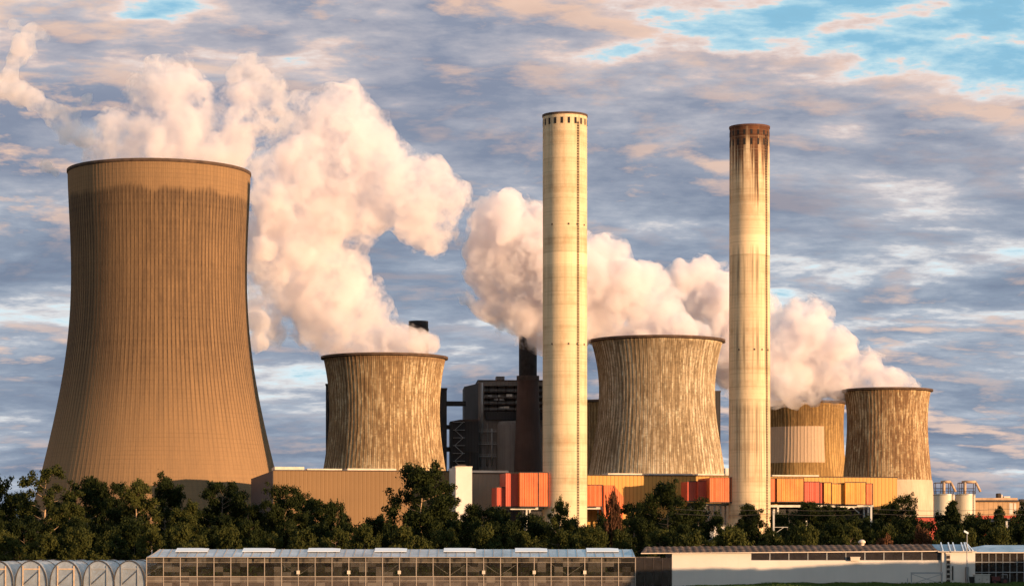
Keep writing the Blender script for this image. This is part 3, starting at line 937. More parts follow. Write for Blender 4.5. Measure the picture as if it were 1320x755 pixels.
# ------------------------------------------------------------------ painted flue gas ducts on steel legs
def duct(label, px0, off, panels, beam, legs, braces=(), y_in=8.0, extra=None):
    """panels: (px0, px1, py top, py bottom, extra depth out, material, name)"""
    t, T = hall_thing('flue_duct', label, 'flue duct', px0, off)
    for pa, pb, ya, yb, out, mat, nm in panels:
        o = off + out
        base = hall_t(px0, off)
        xa, xb = hall_t(pa, o) - base, hall_t(pb, o) - base
        za, zb = hall_z(pb, yb, o), hall_z(pa, ya, o)
        m_ = MB(); m_.box(xa, xb, -out, y_in, za, zb); m_.build(nm, mat, t)
        # edge trim top and bottom, proud of the panel
        m_ = MB()
        m_.box(xa - 0.08, xb + 0.08, -out - 0.16, -out + 0.3, zb - 0.02, zb + 0.35)
        m_.box(xa - 0.08, xb + 0.08, -out - 0.16, -out + 0.3, za - 0.45, za + 0.02)
        m_.box(xb - 0.22, xb + 0.09, -out - 0.17, -out - 0.005, za + 0.03, zb - 0.03)
        m_.build('trim', RUST, t)
        m_ = MB()
        nst = max(2, int((xb - xa) / 2.2))
        for q in range(1, nst):
            xq = xa + (xb - xa) * q / nst
            m_.box(xq - 0.07, xq + 0.07, -out - 0.12, -out - 0.006, za + 0.45, zb - 0.05)
        zq = za + (zb - za) * 0.52
        m_.box(xa + 0.05, xb - 0.25, -out - 0.10, -out - 0.007, zq - 0.06, zq + 0.06)
        m_.build('stiffener', mat, t)
    pa, pb, py = beam
    base = hall_t(px0, off)
    xa, xb = T(pa), T(pb)
    zb = hall_z((pa + pb) / 2, py, off)
    m_ = MB(); m_.box(xa, xb, 0.05, 0.7, zb - 1.1, zb); m_.box(xa, xb, y_in - 1.2, y_in - 0.6, zb - 1.1, zb); m_.build('beam', PALE_STEEL, t)
    for p in legs:
        for yy in (0.4, y_in - 0.9):
            m_ = MB(); m_.box(T(p) - 0.4, T(p) + 0.4, yy - 0.35, yy + 0.35, 0, zb - 1.1); m_.build('leg', PALE_STEEL, t)
    for p, q in braces:
        m_ = MB(); m_.bar((T(p[0]), 0.4, hall_z(p[0], p[1], off)), (T(q[0]), 0.4, hall_z(q[0], q[1], off)), 0.5); m_.build('brace', PALE_STEEL, t)
    return t, T


t, T = duct('tall orange red flue duct box beside the foot of the pale windowed chimney', 641, 31,
            [(640.5, 651.5, 628, 652, 0, RED_D, 'low_panel'), (652, 669.5, 609.5, 652, 2.0, RED_D, 'side_panel'), (670, 694, 609, 652, 6, RED_O, 'panel'), (694.8, 707, 609, 652, 6.0, RED_O, 'panel')],  # low and side panels: shade of turned-away faces painted as deeper red
            (658, 715, 653.5), (683, 679, 706), (((679, 676), (684, 656)),), 14)
t, T = duct('orange red flue duct with a slanted end joining the ochre hall', 735, 12,
            [(735, 776.5, 625, 652, 3.0, RED_O, 'panel')], (740, 795, 653), (777, 752, 792), (), 11)
b = hall_t(735, 12)
z_ = lambda py: hall_z(790, py, 12)
poly = [(T(777.5), z_(625)), (T(791), z_(625)), (T(802.5), z_(640)), (T(802.5), z_(668)), (T(777.5), z_(668))]
m_ = MB()
n_ = len(poly)
m_.add([(x, -1.5, z) for x, z in poly] + [(x, 11, z) for x, z in poly], [tuple(range(n_)), tuple(range(2 * n_ - 1, n_ - 1, -1))] + [(i, n_ + i, n_ + (i + 1) % n_, (i + 1) % n_) for i in range(n_)])
m_.build('slanted_end', RED_O, t)
t, T = duct('stepped orange red flue duct raised on braced legs beside the soot topped chimney', 886, 27,
            [(886, 899.5, 620.5, 645, 0, RED_D, 'low_panel'), (900, 912, 619.5, 645.5, 3, RED_D, 'side_panel'), (915, 941, 615.5, 646.5, 9, RED_O, 'panel'), (941.8, 962, 615.5, 646.5, 9, RED_O, 'panel')],  # low and side panels: chimney shadow painted in as deeper red
            (904, 962, 648), (898, 906, 921, 929, 943), (((907, 652), (921, 668)), ((899, 670), (906, 654))), 12)
t, T = duct('long patchwork flue duct of orange, amber and red panels on raking legs', 975, 9,
            [(975, 1001, 616.5, 646, 5.0, RED_O, 'panel'), (1001.8, 1036.5, 616.5, 646, 6.0, ORANGE, 'panel'), (1037.2, 1057, 621, 647.5, 2.5, RED_D, 'panel'), (1057.6, 1062, 622, 648, 2.0, RED_D, 'panel'),
             (1062.5, 1072, 622, 648.5, 3.0, YELLOW_O, 'panel'), (1072.6, 1089, 623.5, 649, 2.2, YELLOW_O, 'panel'), (1089.6, 1116.5, 621.5, 649.5, 4.0, YELLOW_O, 'panel'), (1117.2, 1125, 623.5, 649.5, 1.0, RED_O, 'panel')],
            (975, 1126, 650.5), (1003, 1040, 1119.5, 1064), (((1092, 656), (1098, 652)), ((1098, 652), (1108, 661))), 8)


# ------------------------------------------------------------------ silos and low buildings by the last tower
def silo(label, D, x0, x1, top, frame_px):
    X, Z = px_box(D)
    c = (x0 + x1) / 2
    r = X(x1, c)
    H = Z(top)
    t = thing('silo', label, 'silo', ((c - 660) * px2m(D), D, 0), 0, 'pair of silos')
    m_ = MB(); m_.lathe([(r, 0), (r, H - 0.4), (r - 0.4, H), (0.01, H + 0.5)], 48); m_.build('tank', SILO, t, False)
    m_ = MB(); m_.lathe([(r + 0.02, H - 0.5), (r + 0.18, H - 0.5), (r + 0.18, H - 0.1), (r + 0.02, H - 0.1)], 48); m_.build('rim', STEEL, t)
    m_ = MB()
    for k in range(14):
        a = 2 * math.pi * k / 14
        a2 = 2 * math.pi * (k + 1) / 14
        p, q = (Vector((math.cos(b) * (r - 0.3), math.sin(b) * (r - 0.3), H + 0.1)) for b in (a, a2))
        m_.bar(p, p + Vector((0, 0, 1.3)), 0.1)
        m_.bar(p + Vector((0, 0, 1.25)), q + Vector((0, 0, 1.25)), 0.1)
    m_.build('railing', RUST, t)
    xs = [X(p, c) for p in frame_px]
    zt = Z(622)
    m_ = MB()
    for x in xs:
        for yy in (-2.2, 2.2):
            m_.bar((x, yy, H), (x, yy, zt), 0.28)
    for yy in (-2.2, 2.2):
        m_.bar((xs[0], yy, zt), (xs[-1], yy, zt), 0.3)
        m_.bar((xs[0], yy, (zt + H) / 2), (xs[-1], yy, (zt + H) / 2), 0.18)
    for x in (xs[0], xs[-1]):
        m_.bar((x, -2.2, zt), (x, 2.2, zt), 0.3)
    m_.build('top_frame', RUST, t)
    m_ = MB(); m_.box(xs[1] - 0.2, xs[-1] + 0.3, -1.6, 1.6, zt - 0.2, zt + 0.9); m_.build('filter_housing', PIPE_TAN, t)
    m_ = MB(); m_.tube((xs[1] + 0.5, -2.6, H), (xs[1] + 0.5, -2.6, zt + 0.4), 0.62, n=12); m_.tube((xs[1] + 0.2, -2.6, zt + 0.4), (xs[-1], -2.6, zt + 0.4), 0.62, n=12)
    m_.tube((xs[-1], -2.6, zt + 0.4), (xs[-1] + 2.2, -2.6, H + 1.0), 0.55, n=12); m_.build('vent_pipe', PIPE_TAN, t, True)
    a = -0.85
    m_ = MB()
    for s in (-0.3, 0.3):
        bx = Vector((math.cos(a) * (r + 0.3) - s * math.sin(a), math.sin(a) * (r + 0.3) + s * math.cos(a), 0))
        m_.bar(bx + Vector((0, 0, 1)), bx + Vector((0, 0, H + 1)), 0.14)
    z = 1.0
    while z < H:
        m_.bar((math.cos(a) * (r + 0.3) + .3 * math.sin(a), math.sin(a) * (r + 0.3) - .3 * math.cos(a), z), (math.cos(a) * (r + 0.3) - .3 * math.sin(a), math.sin(a) * (r + 0.3) + .3 * math.cos(a), z), 0.1)
        z += 0.8
    m_.build('ladder', RUST, t)
    return t


SILO = plain('cream_silo_paint', (0.56, 0.49, 0.37), 0.5, var=0.06, scale=0.1, streak=0.25)
PIPE_TAN = plain('tan_pipe', (0.45, 0.30, 0.19), 0.5, var=0.2)
silo('cream silo with a bent vent pipe on top, touching the rust mottled tower', 1075, 1203.3, 1230.3, 636.5, (1205, 1214, 1224))
silo('cream silo with a ladder and overhanging top frame beside the low orange shed', 1082, 1231.5, 1257, 636.5, (1236, 1241, 1256))

X, Z = px_box(1150)
SHED_TAN = plain('tan_shed_wall', (0.44, 0.27, 0.14), 0.7, var=0.12, ribs=2.2, rib_col=0.85)
SHED_RED = plain('red_base_wall', (0.42, 0.07, 0.045), 0.7, var=0.12)
c = 1286
t = thing('shed', 'long low tan shed with a dark roof band and red plinth behind the silos', 'shed', ((c - 660) * px2m(1150), 1150, 0))
m_ = MB(); m_.box(X(1240, c), X(1314, c), 0, 40, Z(664), Z(646.5)); m_.build('wall', SHED_TAN, t)
m_ = MB(); m_.box(X(1240, c), X(1313.5, c), -0.6, 40.4, Z(646.5), Z(644.2)); m_.build('fascia', RUST, t)
m_ = MB(); m_.prism([(X(1240, c), 0.5), (X(1312, c), 0.5), (X(1312, c), 39), (X(1240, c), 39)], Z(644.2), Z(641.2)); m_.build('roof', PIPE_TAN, t)
m_ = MB(); m_.box(X(1240, c), X(1313, c), 0.4, 39, 0, Z(664)); m_.build('plinth', SHED_RED, t)
for pa, pb, h in ((1288, 1292, 2.2), (1292.5, 1294, 1.6), (1296, 1304, 0.8)):
    m_ = MB(); m_.box(X(pa, c), X(pb, c), 3, 8, Z(641.2), Z(641.2) + h); m_.build('roof_vent', PARAPET if h != 2.2 else RUST, t)
for pa, pb in ((1301, 1305.5), (1307, 1310)):
    m_ = MB(); m_.box(X(pa, c), X(pb, c), -0.12, 0.06, Z(663), Z(648)); m_.build('door', PARAPET, t)
c = 1322
t = thing('shed', 'grey flat roofed shed cut by the frame edge beside the tan shed', 'shed', ((c - 660) * px2m(1180), 1180, 0))
m_ = MB(); m_.box(X(1314.5, c), X(1340, c), 0, 30, 0, Z(650)); m_.build('wall', STEEL, t)
m_ = MB(); m_.box(X(1314, c), X(1341, c), -0.4, 30, Z(650), Z(648.6)); m_.build('roof', RUST, t)
m_ = MB(); m_.box(X(1317, c), X(1322, c), 3, 8, Z(648.6), Z(641)); m_.build('roof_vent', RUST, t)
X, Z = px_box(1010)
c = 1196
t = thing('shed', 'low red shed under the pale skirt of the rust mottled tower', 'shed', ((c - 660) * px2m(1010), 1010, 0))
m_ = MB(); m_.box(X(1180, c), X(1208, c), 0, 14, 0, Z(667)); m_.build('wall', SHED_RED, t)
m_ = MB(); m_.box(X(1179.5, c), X(1208.5, c), -0.3, 14.3, Z(667), Z(665.6)); m_.build('roof', RUST, t)
c = 1292
t = thing('shed', 'blue grey shed half hidden by trees in front of the red plinth', 'shed', ((c - 660) * px2m(900), 900, 0))
X, Z = px_box(900)
m_ = MB(); m_.box(X(1281, c), X(1303, c), 0, 12, 0, Z(669)); m_.build('wall', plain('blue_grey_sheet', (0.16, 0.18, 0.24), 0.6, ribs=1.0), t)
m_ = MB(); m_.box(X(1280.5, c), X(1303.5, c), -0.3, 12.3, Z(669), Z(667.8)); m_.build('roof', ROOF_GREY, t)
c = 925
t = thing('shed', 'low white shed glimpsed through trees at the foot of the soot topped chimney', 'shed', ((c - 660) * px2m(1090), 1090, 0))
X, Z = px_box(1090)
m_ = MB(); m_.box(X(886, c), X(962, c), 0, 16, 0, Z(678)); m_.build('wall', WHITE, t)
m_ = MB(); m_.box(X(885, c), X(963, c), -0.4, 16.4, Z(678), Z(676.6)); m_.build('roof', ROOF_GREY, t)
for p in (895, 912, 930, 948):
    m_ = MB(); m_.box(X(p, c), X(p + 8, c), -0.1, 0.1, Z(700), Z(684)); m_.build('door', STEEL, t)

# ------------------------------------------------------------------ ground
def ground_z(x, y):
    s = lambda a, b, v: max(0.0, min(1.0, (v - a) / (b - a)))
    bank = s(18, 40, x) * s(322, 334, y) * (1 - s(352, 400, y))
    return -0.65 + 0.45 * bank


GRASS_SOIL = None
m, nt, out = new_mat('field_ground')
tc = nt.node('ShaderNodeTexCoord')
n = nt.noise(tc.outputs['Object'], 0.25, 6, 0.65)
n2 = nt.noise(tc.outputs['Object'], 3.0, 5, 0.7)
colr = nt.ramp(nt.math('ADD', nt.math('MULTIPLY', n, 0.6), nt.math('MULTIPLY', n2, 0.4)), [(0.3, (0.022, 0.032, 0.010)), (0.55, (0.045, 0.062, 0.018)), (0.75, (0.085, 0.075, 0.035))])
principled(nt, out, colr, 0.95, 0, 0.1, n2, 0.3, 0.6)
FIELD = m
xs = sorted(set(list(np.linspace(-5000, -120, 8)) + list(np.linspace(-120, 120, 49)) + list(np.linspace(120, 5000, 8))))
ys = sorted(set(list(np.linspace(-600, 280, 8)) + list(np.linspace(280, 420, 36)) + list(np.linspace(420, 9000, 14))))
vs = [(float(x), float(y), ground_z(x, y)) for y in ys for x in xs]
nx = len(xs)
fs = [(j * nx + i, j * nx + i + 1, (j + 1) * nx + i + 1, (j + 1) * nx + i) for j in range(len(ys) - 1) for i in range(nx - 1)]
g = link_mesh('ground', MB().add(vs, fs).mesh('ground'), FIELD, None, True)
tag(g, 'dark grassy field reaching to the horizon', 'ground', kind='structure')

# grass blades along the bank
rng = np.random.RandomState(5)
nb = 30000
gx = rng.uniform(16, 78, nb)
gy = rng.uniform(331, 350.4, nb)
gh = rng.uniform(0.10, 0.36, nb) * (0.6 + 0.9 * (np.sin(gx * 0.9) * np.sin(gx * 0.37 + 1) * 0.5 + 0.5)) * np.clip((gx - 14) / 22, 0.35, 1)
ga = rng.uniform(0, math.pi, nb)
gl = rng.normal(0, 0.16, nb)
V, Fg = [], []
for i in range(nb):
    x, y, h, a = gx[i], gy[i], gh[i], ga[i]
    z = ground_z(x, y) - 0.02
    wx, wy = 0.07 * math.cos(a), 0.07 * math.sin(a)
    b = len(V)
    V += [(x - wx, y - wy, z), (x + wx, y + wy, z), (x + gl[i], y + gl[i] * 0.5, z + h)]
    Fg.append((b, b + 1, b + 2))
GRASSB = leaf_mat('grass_blade', (0.030, 0.055, 0.012), (0.085, 0.125, 0.030), 0.3)
go = link_mesh('grass', MB().add(V, Fg).mesh('grass'), GRASSB)
tag(go, 'uncut green grass at the foot of the long white wall', 'grass', kind='stuff')

# ------------------------------------------------------------------ greenhouse with the glass front
DG = 350
kg = px2m(DG)
gxm = lambda px: (px - 660) * kg
gzm = lambda py: CAM_Z + (705 - py) * kg
Z0 = -0.65
WHITE_FRAME = plain('greenhouse_frame', (0.33, 0.275, 0.225), 0.55, 0.1, var=0.15)
ROOF_GLASS = plain('whitewashed_roof_glass', (0.30, 0.33, 0.37), 0.2, 0.0, 0.6, var=0.35, scale=0.25, streak=0.4, dirt=(0.16, 0.14, 0.12))
VENT_PALE = plain('pale_roof_vent', (0.72, 0.75, 0.78), 0.3, var=0.06)
ROOF_BROWN = None
x0, x1 = gxm(189), gxm(866)
ze, zr = gzm(718), gzm(707.5)
t = thing('greenhouse', 'long glasshouse with a framed glass front, pale roof vents and dark crops inside', 'greenhouse', (x0, DG, 0))
Lg = x1 - x0
xd = gxm(819) - x0                       # where the dark glass starts
depth = 26
rise = zr - ze
m_ = MB()
# glass roof: end hipped a little at the outer end
m_.add([(0.0, -0.05, ze + 0.05), (xd, -0.05, ze + 0.05), (xd - 0.2, 5.2, zr), (1.2, 5.2, zr), (1.2, depth, zr), (xd - 0.2, depth, zr)], [(0, 1, 2, 3), (3, 2, 5, 4)])
m_.add([(0.0, -0.05, ze + 0.05), (1.2, 5.2, zr), (1.2, depth, zr), (0, depth, ze + 0.05)], [(0, 1, 2, 3)])
m_.build('roof', ROOF_GLASS, t)
rb = MB()
for i in range(53):
    x = 0.3 + (xd - 0.6) * i / 52
    rb.bar((x, -0.06, ze + 0.08), (min(max(x, 1.2), xd - .2), 5.2, zr + 0.04), 0.06)
rb.bar((0, -0.08, ze + 0.03), (xd, -0.08, ze + 0.03), 0.2, 0.10)
rb.build('gutter', WHITE_FRAME, t)
for pa in (222, 309, 394, 481, 571, 664, 757):
    m_ = MB()
    xa, xb = gxm(pa) - x0, gxm(pa + 42) - x0
    m_.add([(xa, 3.0, zr - 0.30), (xb, 3.0, zr - 0.30), (xb - 1.2, 5.3, zr + 0.20), (xa, 5.3, zr + 0.20), (xa, 3.0, zr - 0.36), (xb, 3.0, zr - 0.36), (xb, 5.3, zr + 0.13), (xa, 5.3, zr + 0.13)],
           [(0, 1, 2, 3), (7, 6, 5, 4), (0, 4, 5, 1), (2, 6, 7, 3), (1, 5, 6, 2), (0, 3, 7, 4)])
    m_.build('roof_vent', VENT_PALE, t)
zt_ = gzm(742.5)
nm = 29
xp = [xd * i / nm for i in range(nm + 1)]
for i, x in enumerate(xp):
    m_ = MB(); m_.box(x - 0.055, x + 0.055, -0.09, 0.07, Z0, ze - 0.03); m_.build('mullion', WHITE_FRAME, t)
m_ = MB(); m_.box(0, xd, -0.12, -0.092, zt_ - 0.055, zt_ + 0.055); m_.build('transom', WHITE_FRAME, t)
m_ = MB(); m_.box(0, xd, -0.11, -0.092, ze - 0.70, ze - 0.67); m_.build('transom', WHITE_FRAME, t)
m_ = MB(); m_.box(0, xd, -0.105, -0.092, zt_ - 0.62, zt_ - 0.57); m_.build('transom', WHITE_FRAME, t)
m_ = MB(); m_.box(0.02, xd - 0.02, -0.02, 0.0, zt_ + 0.05, ze - 0.05); m_.build('window_glass', GLASS, t)
m_ = MB(); m_.box(0.02, xd - 0.02, -0.021, -0.001, Z0, zt_ + 0.03); m_.build('lower_glass', GLASS_LOW, t)
m_ = MB(); m_.box(-0.03, -0.01, 0.05, depth, Z0, ze - 0.02); m_.build('end_glass', GLASS, t)
br = [(3.0, 1.2), (18.6, 0.6), (21.3, 0.0), (22.7, 0.0)]
for i, a, b in ((0, 0.2, 1), (8, 1, 0), (9, 0, 1), (14, 0, 1), (19, 1, 0), (20, 1, 0), (21, 0, 1), (24, 1, 0), (25, 0, 1), (17, 1, 0), (18, 0, 1)):
    m_ = MB()
    xa, xb = xp[i], xp[i + 1]
    zb1, zb2 = (ze - 0.9, zt_ + 0.2) if a > b else (zt_ + 0.2, ze - 0.9)
    m_.bar((xa, 0.12, zb1), (xb, 0.12, zb2), 0.07); m_.build('brace', WHITE_FRAME, t)
for i in range(0, nm, 4):
    for yy in (5.2, 11, 17):
        m_ = MB(); m_.bar((xp[i], yy, Z0), (xp[i], yy, zr - 0.1), 0.12); m_.build('inner_post', STEEL, t)
for i in (9, 12, 15, 20, 23, 26):
    m_ = MB(); m_.box(xp[i] - 0.22, xp[i] + 0.22, -0.32, -0.10, zt_ + 0.35, zt_ + 0.85); m_.build('vent_motor', PARAPET, t)
# dark glass end bay
DARKWALL = plain('dark_interior', (0.03, 0.022, 0.018), 0.9, var=0.4, scale=0.6)
m_ = MB(); m_.box(xd + 0.08, Lg - 0.02, -0.02, 0.0, Z0, ze - 0.02); m_.build('dark_glass', GLASS_DARK, t)
for i in range(5):
    x = xd + 0.08 + (Lg - xd - 0.2) * i / 4
    m_ = MB(); m_.box(x - 0.03, x + 0.05, -0.07, 0.03, Z0, ze - 0.04); m_.build('dark_mullion', RUST, t)
m_ = MB(); m_.box(0.05, Lg - 0.1, depth - 0.1, depth, Z0, ze); m_.build('rear_wall', GLASS_LOW, t)
m_ = MB(); m_.box(xd - 0.08, xd + 0.02, 0.1, depth - 0.2, Z0, ze); m_.build('partition', DARKWALL, t)
m_ = MB(); m_.box(xd + 0.1, Lg - 0.1, 6.0, 6.2, Z0, ze - 0.1); m_.build('rear_wall', DARKWALL, t)
# shade screens rolled up under the roof
for i in range(6):
    m_ = MB(); m_.box(0.2, xd - 0.2, 1.4 + i * 1.3, 1.5 + i * 1.3, ze - 0.80 + 0.03 * i, ze - 0.12); m_.build('shade_screen', plain('shade_cloth_%d' % i, (0.34, 0.27, 0.21), 0.9, var=0.5, scale=0.9) if i == 0 else bpy.data.materials['shade_cloth_0'], t)

LEAF_CROP = leaf_mat('crop_leaf', (0.03, 0.05, 0.012), (0.10, 0.14, 0.03), 0.3)
# crop rows inside: loose leafy mass in rows (counts as one growing crop)
rng = np.random.RandomState(11)
V, Fg = [], []
for row, yy in enumerate((1.6, 3.6, 5.8, 8.2)):
    nl = 15000 if row == 0 else 7000
    X_ = rng.uniform(0.3, xd - 0.4, nl)
    hmax = 2.55 + 0.35 * np.sin(X_ * 1.3 + row) + 0.3 * np.sin(X_ * 3.1 + row * 2)
    Zc = Z0 + rng.uniform(0.02, 1, nl) ** 0.8 * hmax
    Yc = yy + rng.normal(0, 0.28, nl)
    for x, y, z in zip(X_, Yc, Zc):
        u = rng.normal(size=3); u /= np.linalg.norm(u)
        w_ = np.cross(u, (0.3, 0.5, 0.8)); w_ /= np.linalg.norm(w_)
        c0 = np.array((x, y, z)); s_ = rng.uniform(0.09, 0.2)
        b = len(V)
        V += [tuple(c0 - u * s_), tuple(c0 + w_ * s_ * 0.6), tuple(c0 + u * s_), tuple(c0 - w_ * s_ * 0.6)]
        Fg.append((b, b + 1, b + 2, b + 3))
crop = link_mesh('crop_foliage', MB().add(V, Fg).mesh('crop_foliage'), LEAF_CROP)
crop.location = (x0, DG, 0)
tag(crop, 'dark green crop growing in dense rows behind the glass front', 'crop', kind='stuff')

# ------------------------------------------------------------------ long white building with window strip and brown roof
xa, xb = gxm(866), gxm(1213)
t = thing('packing_shed', 'long low white walled shed with a strip of dark windows under its brown roof', 'shed', (xa, DG, 0))
Lw = xb - xa
ztop = gzm(711.8)
zw0, zw1 = gzm(721.8), gzm(711)
xs0 = gxm(968) - xa
m_ = MB()
m_.box(0.03, xs0, 0, 0.25, Z0, ztop)
m_.box(xs0, Lw, 0, 0.25, Z0, zw0)
m_.box(0.04, Lw, 0.25, 14, Z0, zw0 - 0.02)
m_.box(0.04, xs0, 0.25, 14, zw0 - 0.02, ztop)
m_.build('wall', WHITE, t)
nwin = 10
for i in range(nwin):
    wa, wb = xs0 + (Lw - xs0) * i / nwin, xs0 + (Lw - xs0) * (i + 1) / nwin
    m_ = MB(); m_.box(wa + 0.06, wb - 0.06, 0.10, 0.13, zw0 + 0.05, zw1 - 0.05); wnd = m_.build('window', GLASS_DARK, t)
    m_ = MB()
    m_.box(wa, wa + 0.07, 0.05, 0.2, zw0 + 0.005, zw1); m_.box(wb - 0.07, wb, 0.05, 0.2, zw0 + 0.005, zw1); m_.box(wa + 0.07, wb - 0.07, 0.05, 0.2, zw0 + 0.005, zw0 + 0.06)
    f_ = m_.build('frame', STEEL, wnd)
m_ = MB(); m_.box(xs0, Lw, 5.0, 5.2, zw0, zw1); m_.build('inner_wall', DARKWALL, t)
rng2 = random.Random(9)
for px_ in (990, 1017, 1028, 1052, 1085, 1140, 1163, 1184):
    m_ = MB(); xx = gxm(px_) - xa
    w_ = rng2.uniform(0.5, 1.6)
    m_.box(xx, xx + w_, 0.9, 1.6, zw0, zw0 + rng2.uniform(0.4, 0.9)); m_.build('stored_box', STEEL if px_ % 2 else TIMBER, t)
m_ = MB(); xx = gxm(1096) - xa
m_.prism([(xx, -0.5), (xx + 1.3, -0.5), (xx + 1.3, 0.04), (xx, 0.04)], zw0 - 0.05, zw0 + 0.42); m_.box(xx - 0.08, xx + 1.38, -0.56, 0.045, zw0 + 0.42, zw0 + 0.52); m_.build('air_unit', PARAPET, t)
# corrugated brown roof: real ridges
BROWN_ROOF = plain('brown_corrugated_roof', (0.13, 0.085, 0.065), 0.95, 0, 0.05, var=0.35, scale=0.8, streak=0.6, dirt=(0.33, 0.24, 0.18))
zrl, zrr = gzm(704.5), gzm(701.0)
x_l = gxm(826) - xa
ncorr = 180
V, Fg = [], []
ze_l, ze_r = gzm(712.2), gzm(709.3)
xe = Lw - 0.2
for i in range(ncorr + 1):
    f_ = i / ncorr
    x = x_l + (xe - x_l) * f_
    up = 0.07 if (i % 4) in (1, 2) else 0.0
    ze_, zr_ = ze_l + (ze_r - ze_l) * f_, zrl + (zrr - zrl) * f_
    V += [(x, -0.35, ze_ + up), (x + (0.9 if f_ < 0.02 else 0.0), 5.0, zr_ + up), (x, 14.0, ze_ + up)]
for i in range(ncorr):
    a = 3 * i
    Fg += [(a, a + 3, a + 4, a + 1), (a + 1, a + 4, a + 5, a + 2)]
m_ = MB().add(V, Fg); ro = m_.build('roof', BROWN_ROOF, t)
sd = ro.modifiers.new('thick', 'SOLIDIFY'); sd.thickness = 0.05
m_ = MB(); m_.bar((x_l, -0.42, ze_l - 0.06), (xe, -0.42, ze_r - 0.06), 0.12, 0.12); m_.build('gutter', PARAPET, t)
m_ = MB(); xx = gxm(1117) - xa
m_.lathe([(0.35, zrr - 0.2), (0.35, zrr + 0.15), (0.55, zrr + 0.2), (0.5, zrr + 0.45), (0.25, zrr + 0.65), (0.01, zrr + 0.7)], 20, 0, xx, 4.6); m_.build('roof_cowl', PARAPET, t, True)

# ------------------------------------------------------------------ white annex with striped roof
xa, xb = gxm(1213.3), gxm(1256.5)
t = thing('annex', 'small white annex with a tall barred door and glazing bars over its roof', 'annex', (xa, DG, 0))
La = xb - xa
zA = gzm(711)
m_ = MB(); m_.box(0.02, La, -0.35, 9, Z0, zA); m_.build('wall', WHITE, t)
dx0, dx1 = gxm(1219) - xa, gxm(1224.5) - xa
m_ = MB(); m_.box(dx0, dx1, -0.42, -0.352, Z0, gzm(713.5)); dr = m_.build('door', plain('faded_door', (0.34, 0.30, 0.26), 0.6), t)
m_ = MB()
for i in range(6):
    z = gzm(751) + (gzm(714) - gzm(751)) * i / 6
    m_.box(dx0 + 0.08, dx1 - 0.08, -0.45, -0.425, z + 0.08, z + 0.5)
m_.build('pane', GLASS_DARK, dr)
for pa, pb, ya, yb in ((1226.5, 1228.2, 729, 747), (1244, 1247, 730, 750)):
    m_ = MB(); m_.box(gxm(pa) - xa, gxm(pb) - xa, -0.75 if pa > 1230 else -0.46, -0.352, gzm(yb), gzm(ya)); m_.build('downpipe', RUST, t)
zq = gzm(701.5)
RB = plain('slate_blue_glass_roof', (0.16, 0.17, 0.21), 0.3, 0, 0.6, var=0.3)
m_ = MB()
xo = gxm(1208) - xa
m_.add([(xo, -0.75, zA + 0.1), (La + 0.1, -0.75, zA + 0.1), (La - 0.5, 4.5, zq + 0.05), (xo, 4.5, zq + 0.05), (xo, 9.2, zA + 0.1), (La + 0.1, 9.2, zA + 0.1)], [(0, 1, 2, 3), (3, 2, 5, 4), (1, 5, 2)])
m_.build('roof', RB, t)
for i, p in enumerate((1217.5, 1227, 1233, 1244, 1248, 1252, 1256)):
    m_ = MB(); xx = gxm(p) - xa
    m_.bar((xx - 0.35, -0.8, zA + 0.22), (min(xx + 0.25, La - 0.45), 4.4, zq + 0.28), 0.16); m_.build('glazing_bar', VENT_PALE, t)
m_ = MB(); m_.bar((xo, -0.82, zA + 0.04), (La + 0.1, -0.82, zA + 0.04), 0.12); m_.build('gutter', PARAPET, t)

# ------------------------------------------------------------------ second glasshouse cut by the frame edge
xa = gxm(1257)
t = thing('greenhouse', 'smaller dull glasshouse with a bluish roof, cut off by the frame edge', 'greenhouse', (xa, DG + 1.0, 0))
Lq = 22.0
zE, zR_ = gzm(711.5), gzm(702)
m_ = MB(); m_.add([(0.1, -0.3, zE), (Lq, -0.3, zE), (Lq, 5.2, zR_), (2.6, 5.2, zR_), (0.1, 5.2, zE + 0.6), (2.6, 22, zR_), (Lq, 22, zR_)], [(0, 1, 2, 3), (0, 3, 4), (3, 2, 6, 5)]); m_.build('roof', ROOF_GLASS, t)
m_ = MB(); m_.box(0.1, Lq, 0.0, 0.03, Z0, zE - 0.05); m_.build('window_glass', GLASS_DARK, t)
for i in range(15):
    x = 0.15 + i * 1.0
    m_ = MB(); m_.box(x - 0.035, x + 0.035, -0.07, -0.003, Z0, zE); m_.build('mullion', STEEL, t)
for z in (gzm(724), gzm(737)):
    m_ = MB(); m_.box(0.1, Lq, -0.09, -0.072, z - 0.05, z + 0.05); m_.build('transom', STEEL, t)
m_ = MB(); m_.box(0.1, Lq, 8, 8.1, Z0, zE); m_.build('rear_wall', GLASS_LOW, t)
m_ = MB(); m_.bar((0, -0.34, zE - 0.02), (Lq, -0.34, zE - 0.02), 0.14); m_.build('gutter', PARAPET, t)

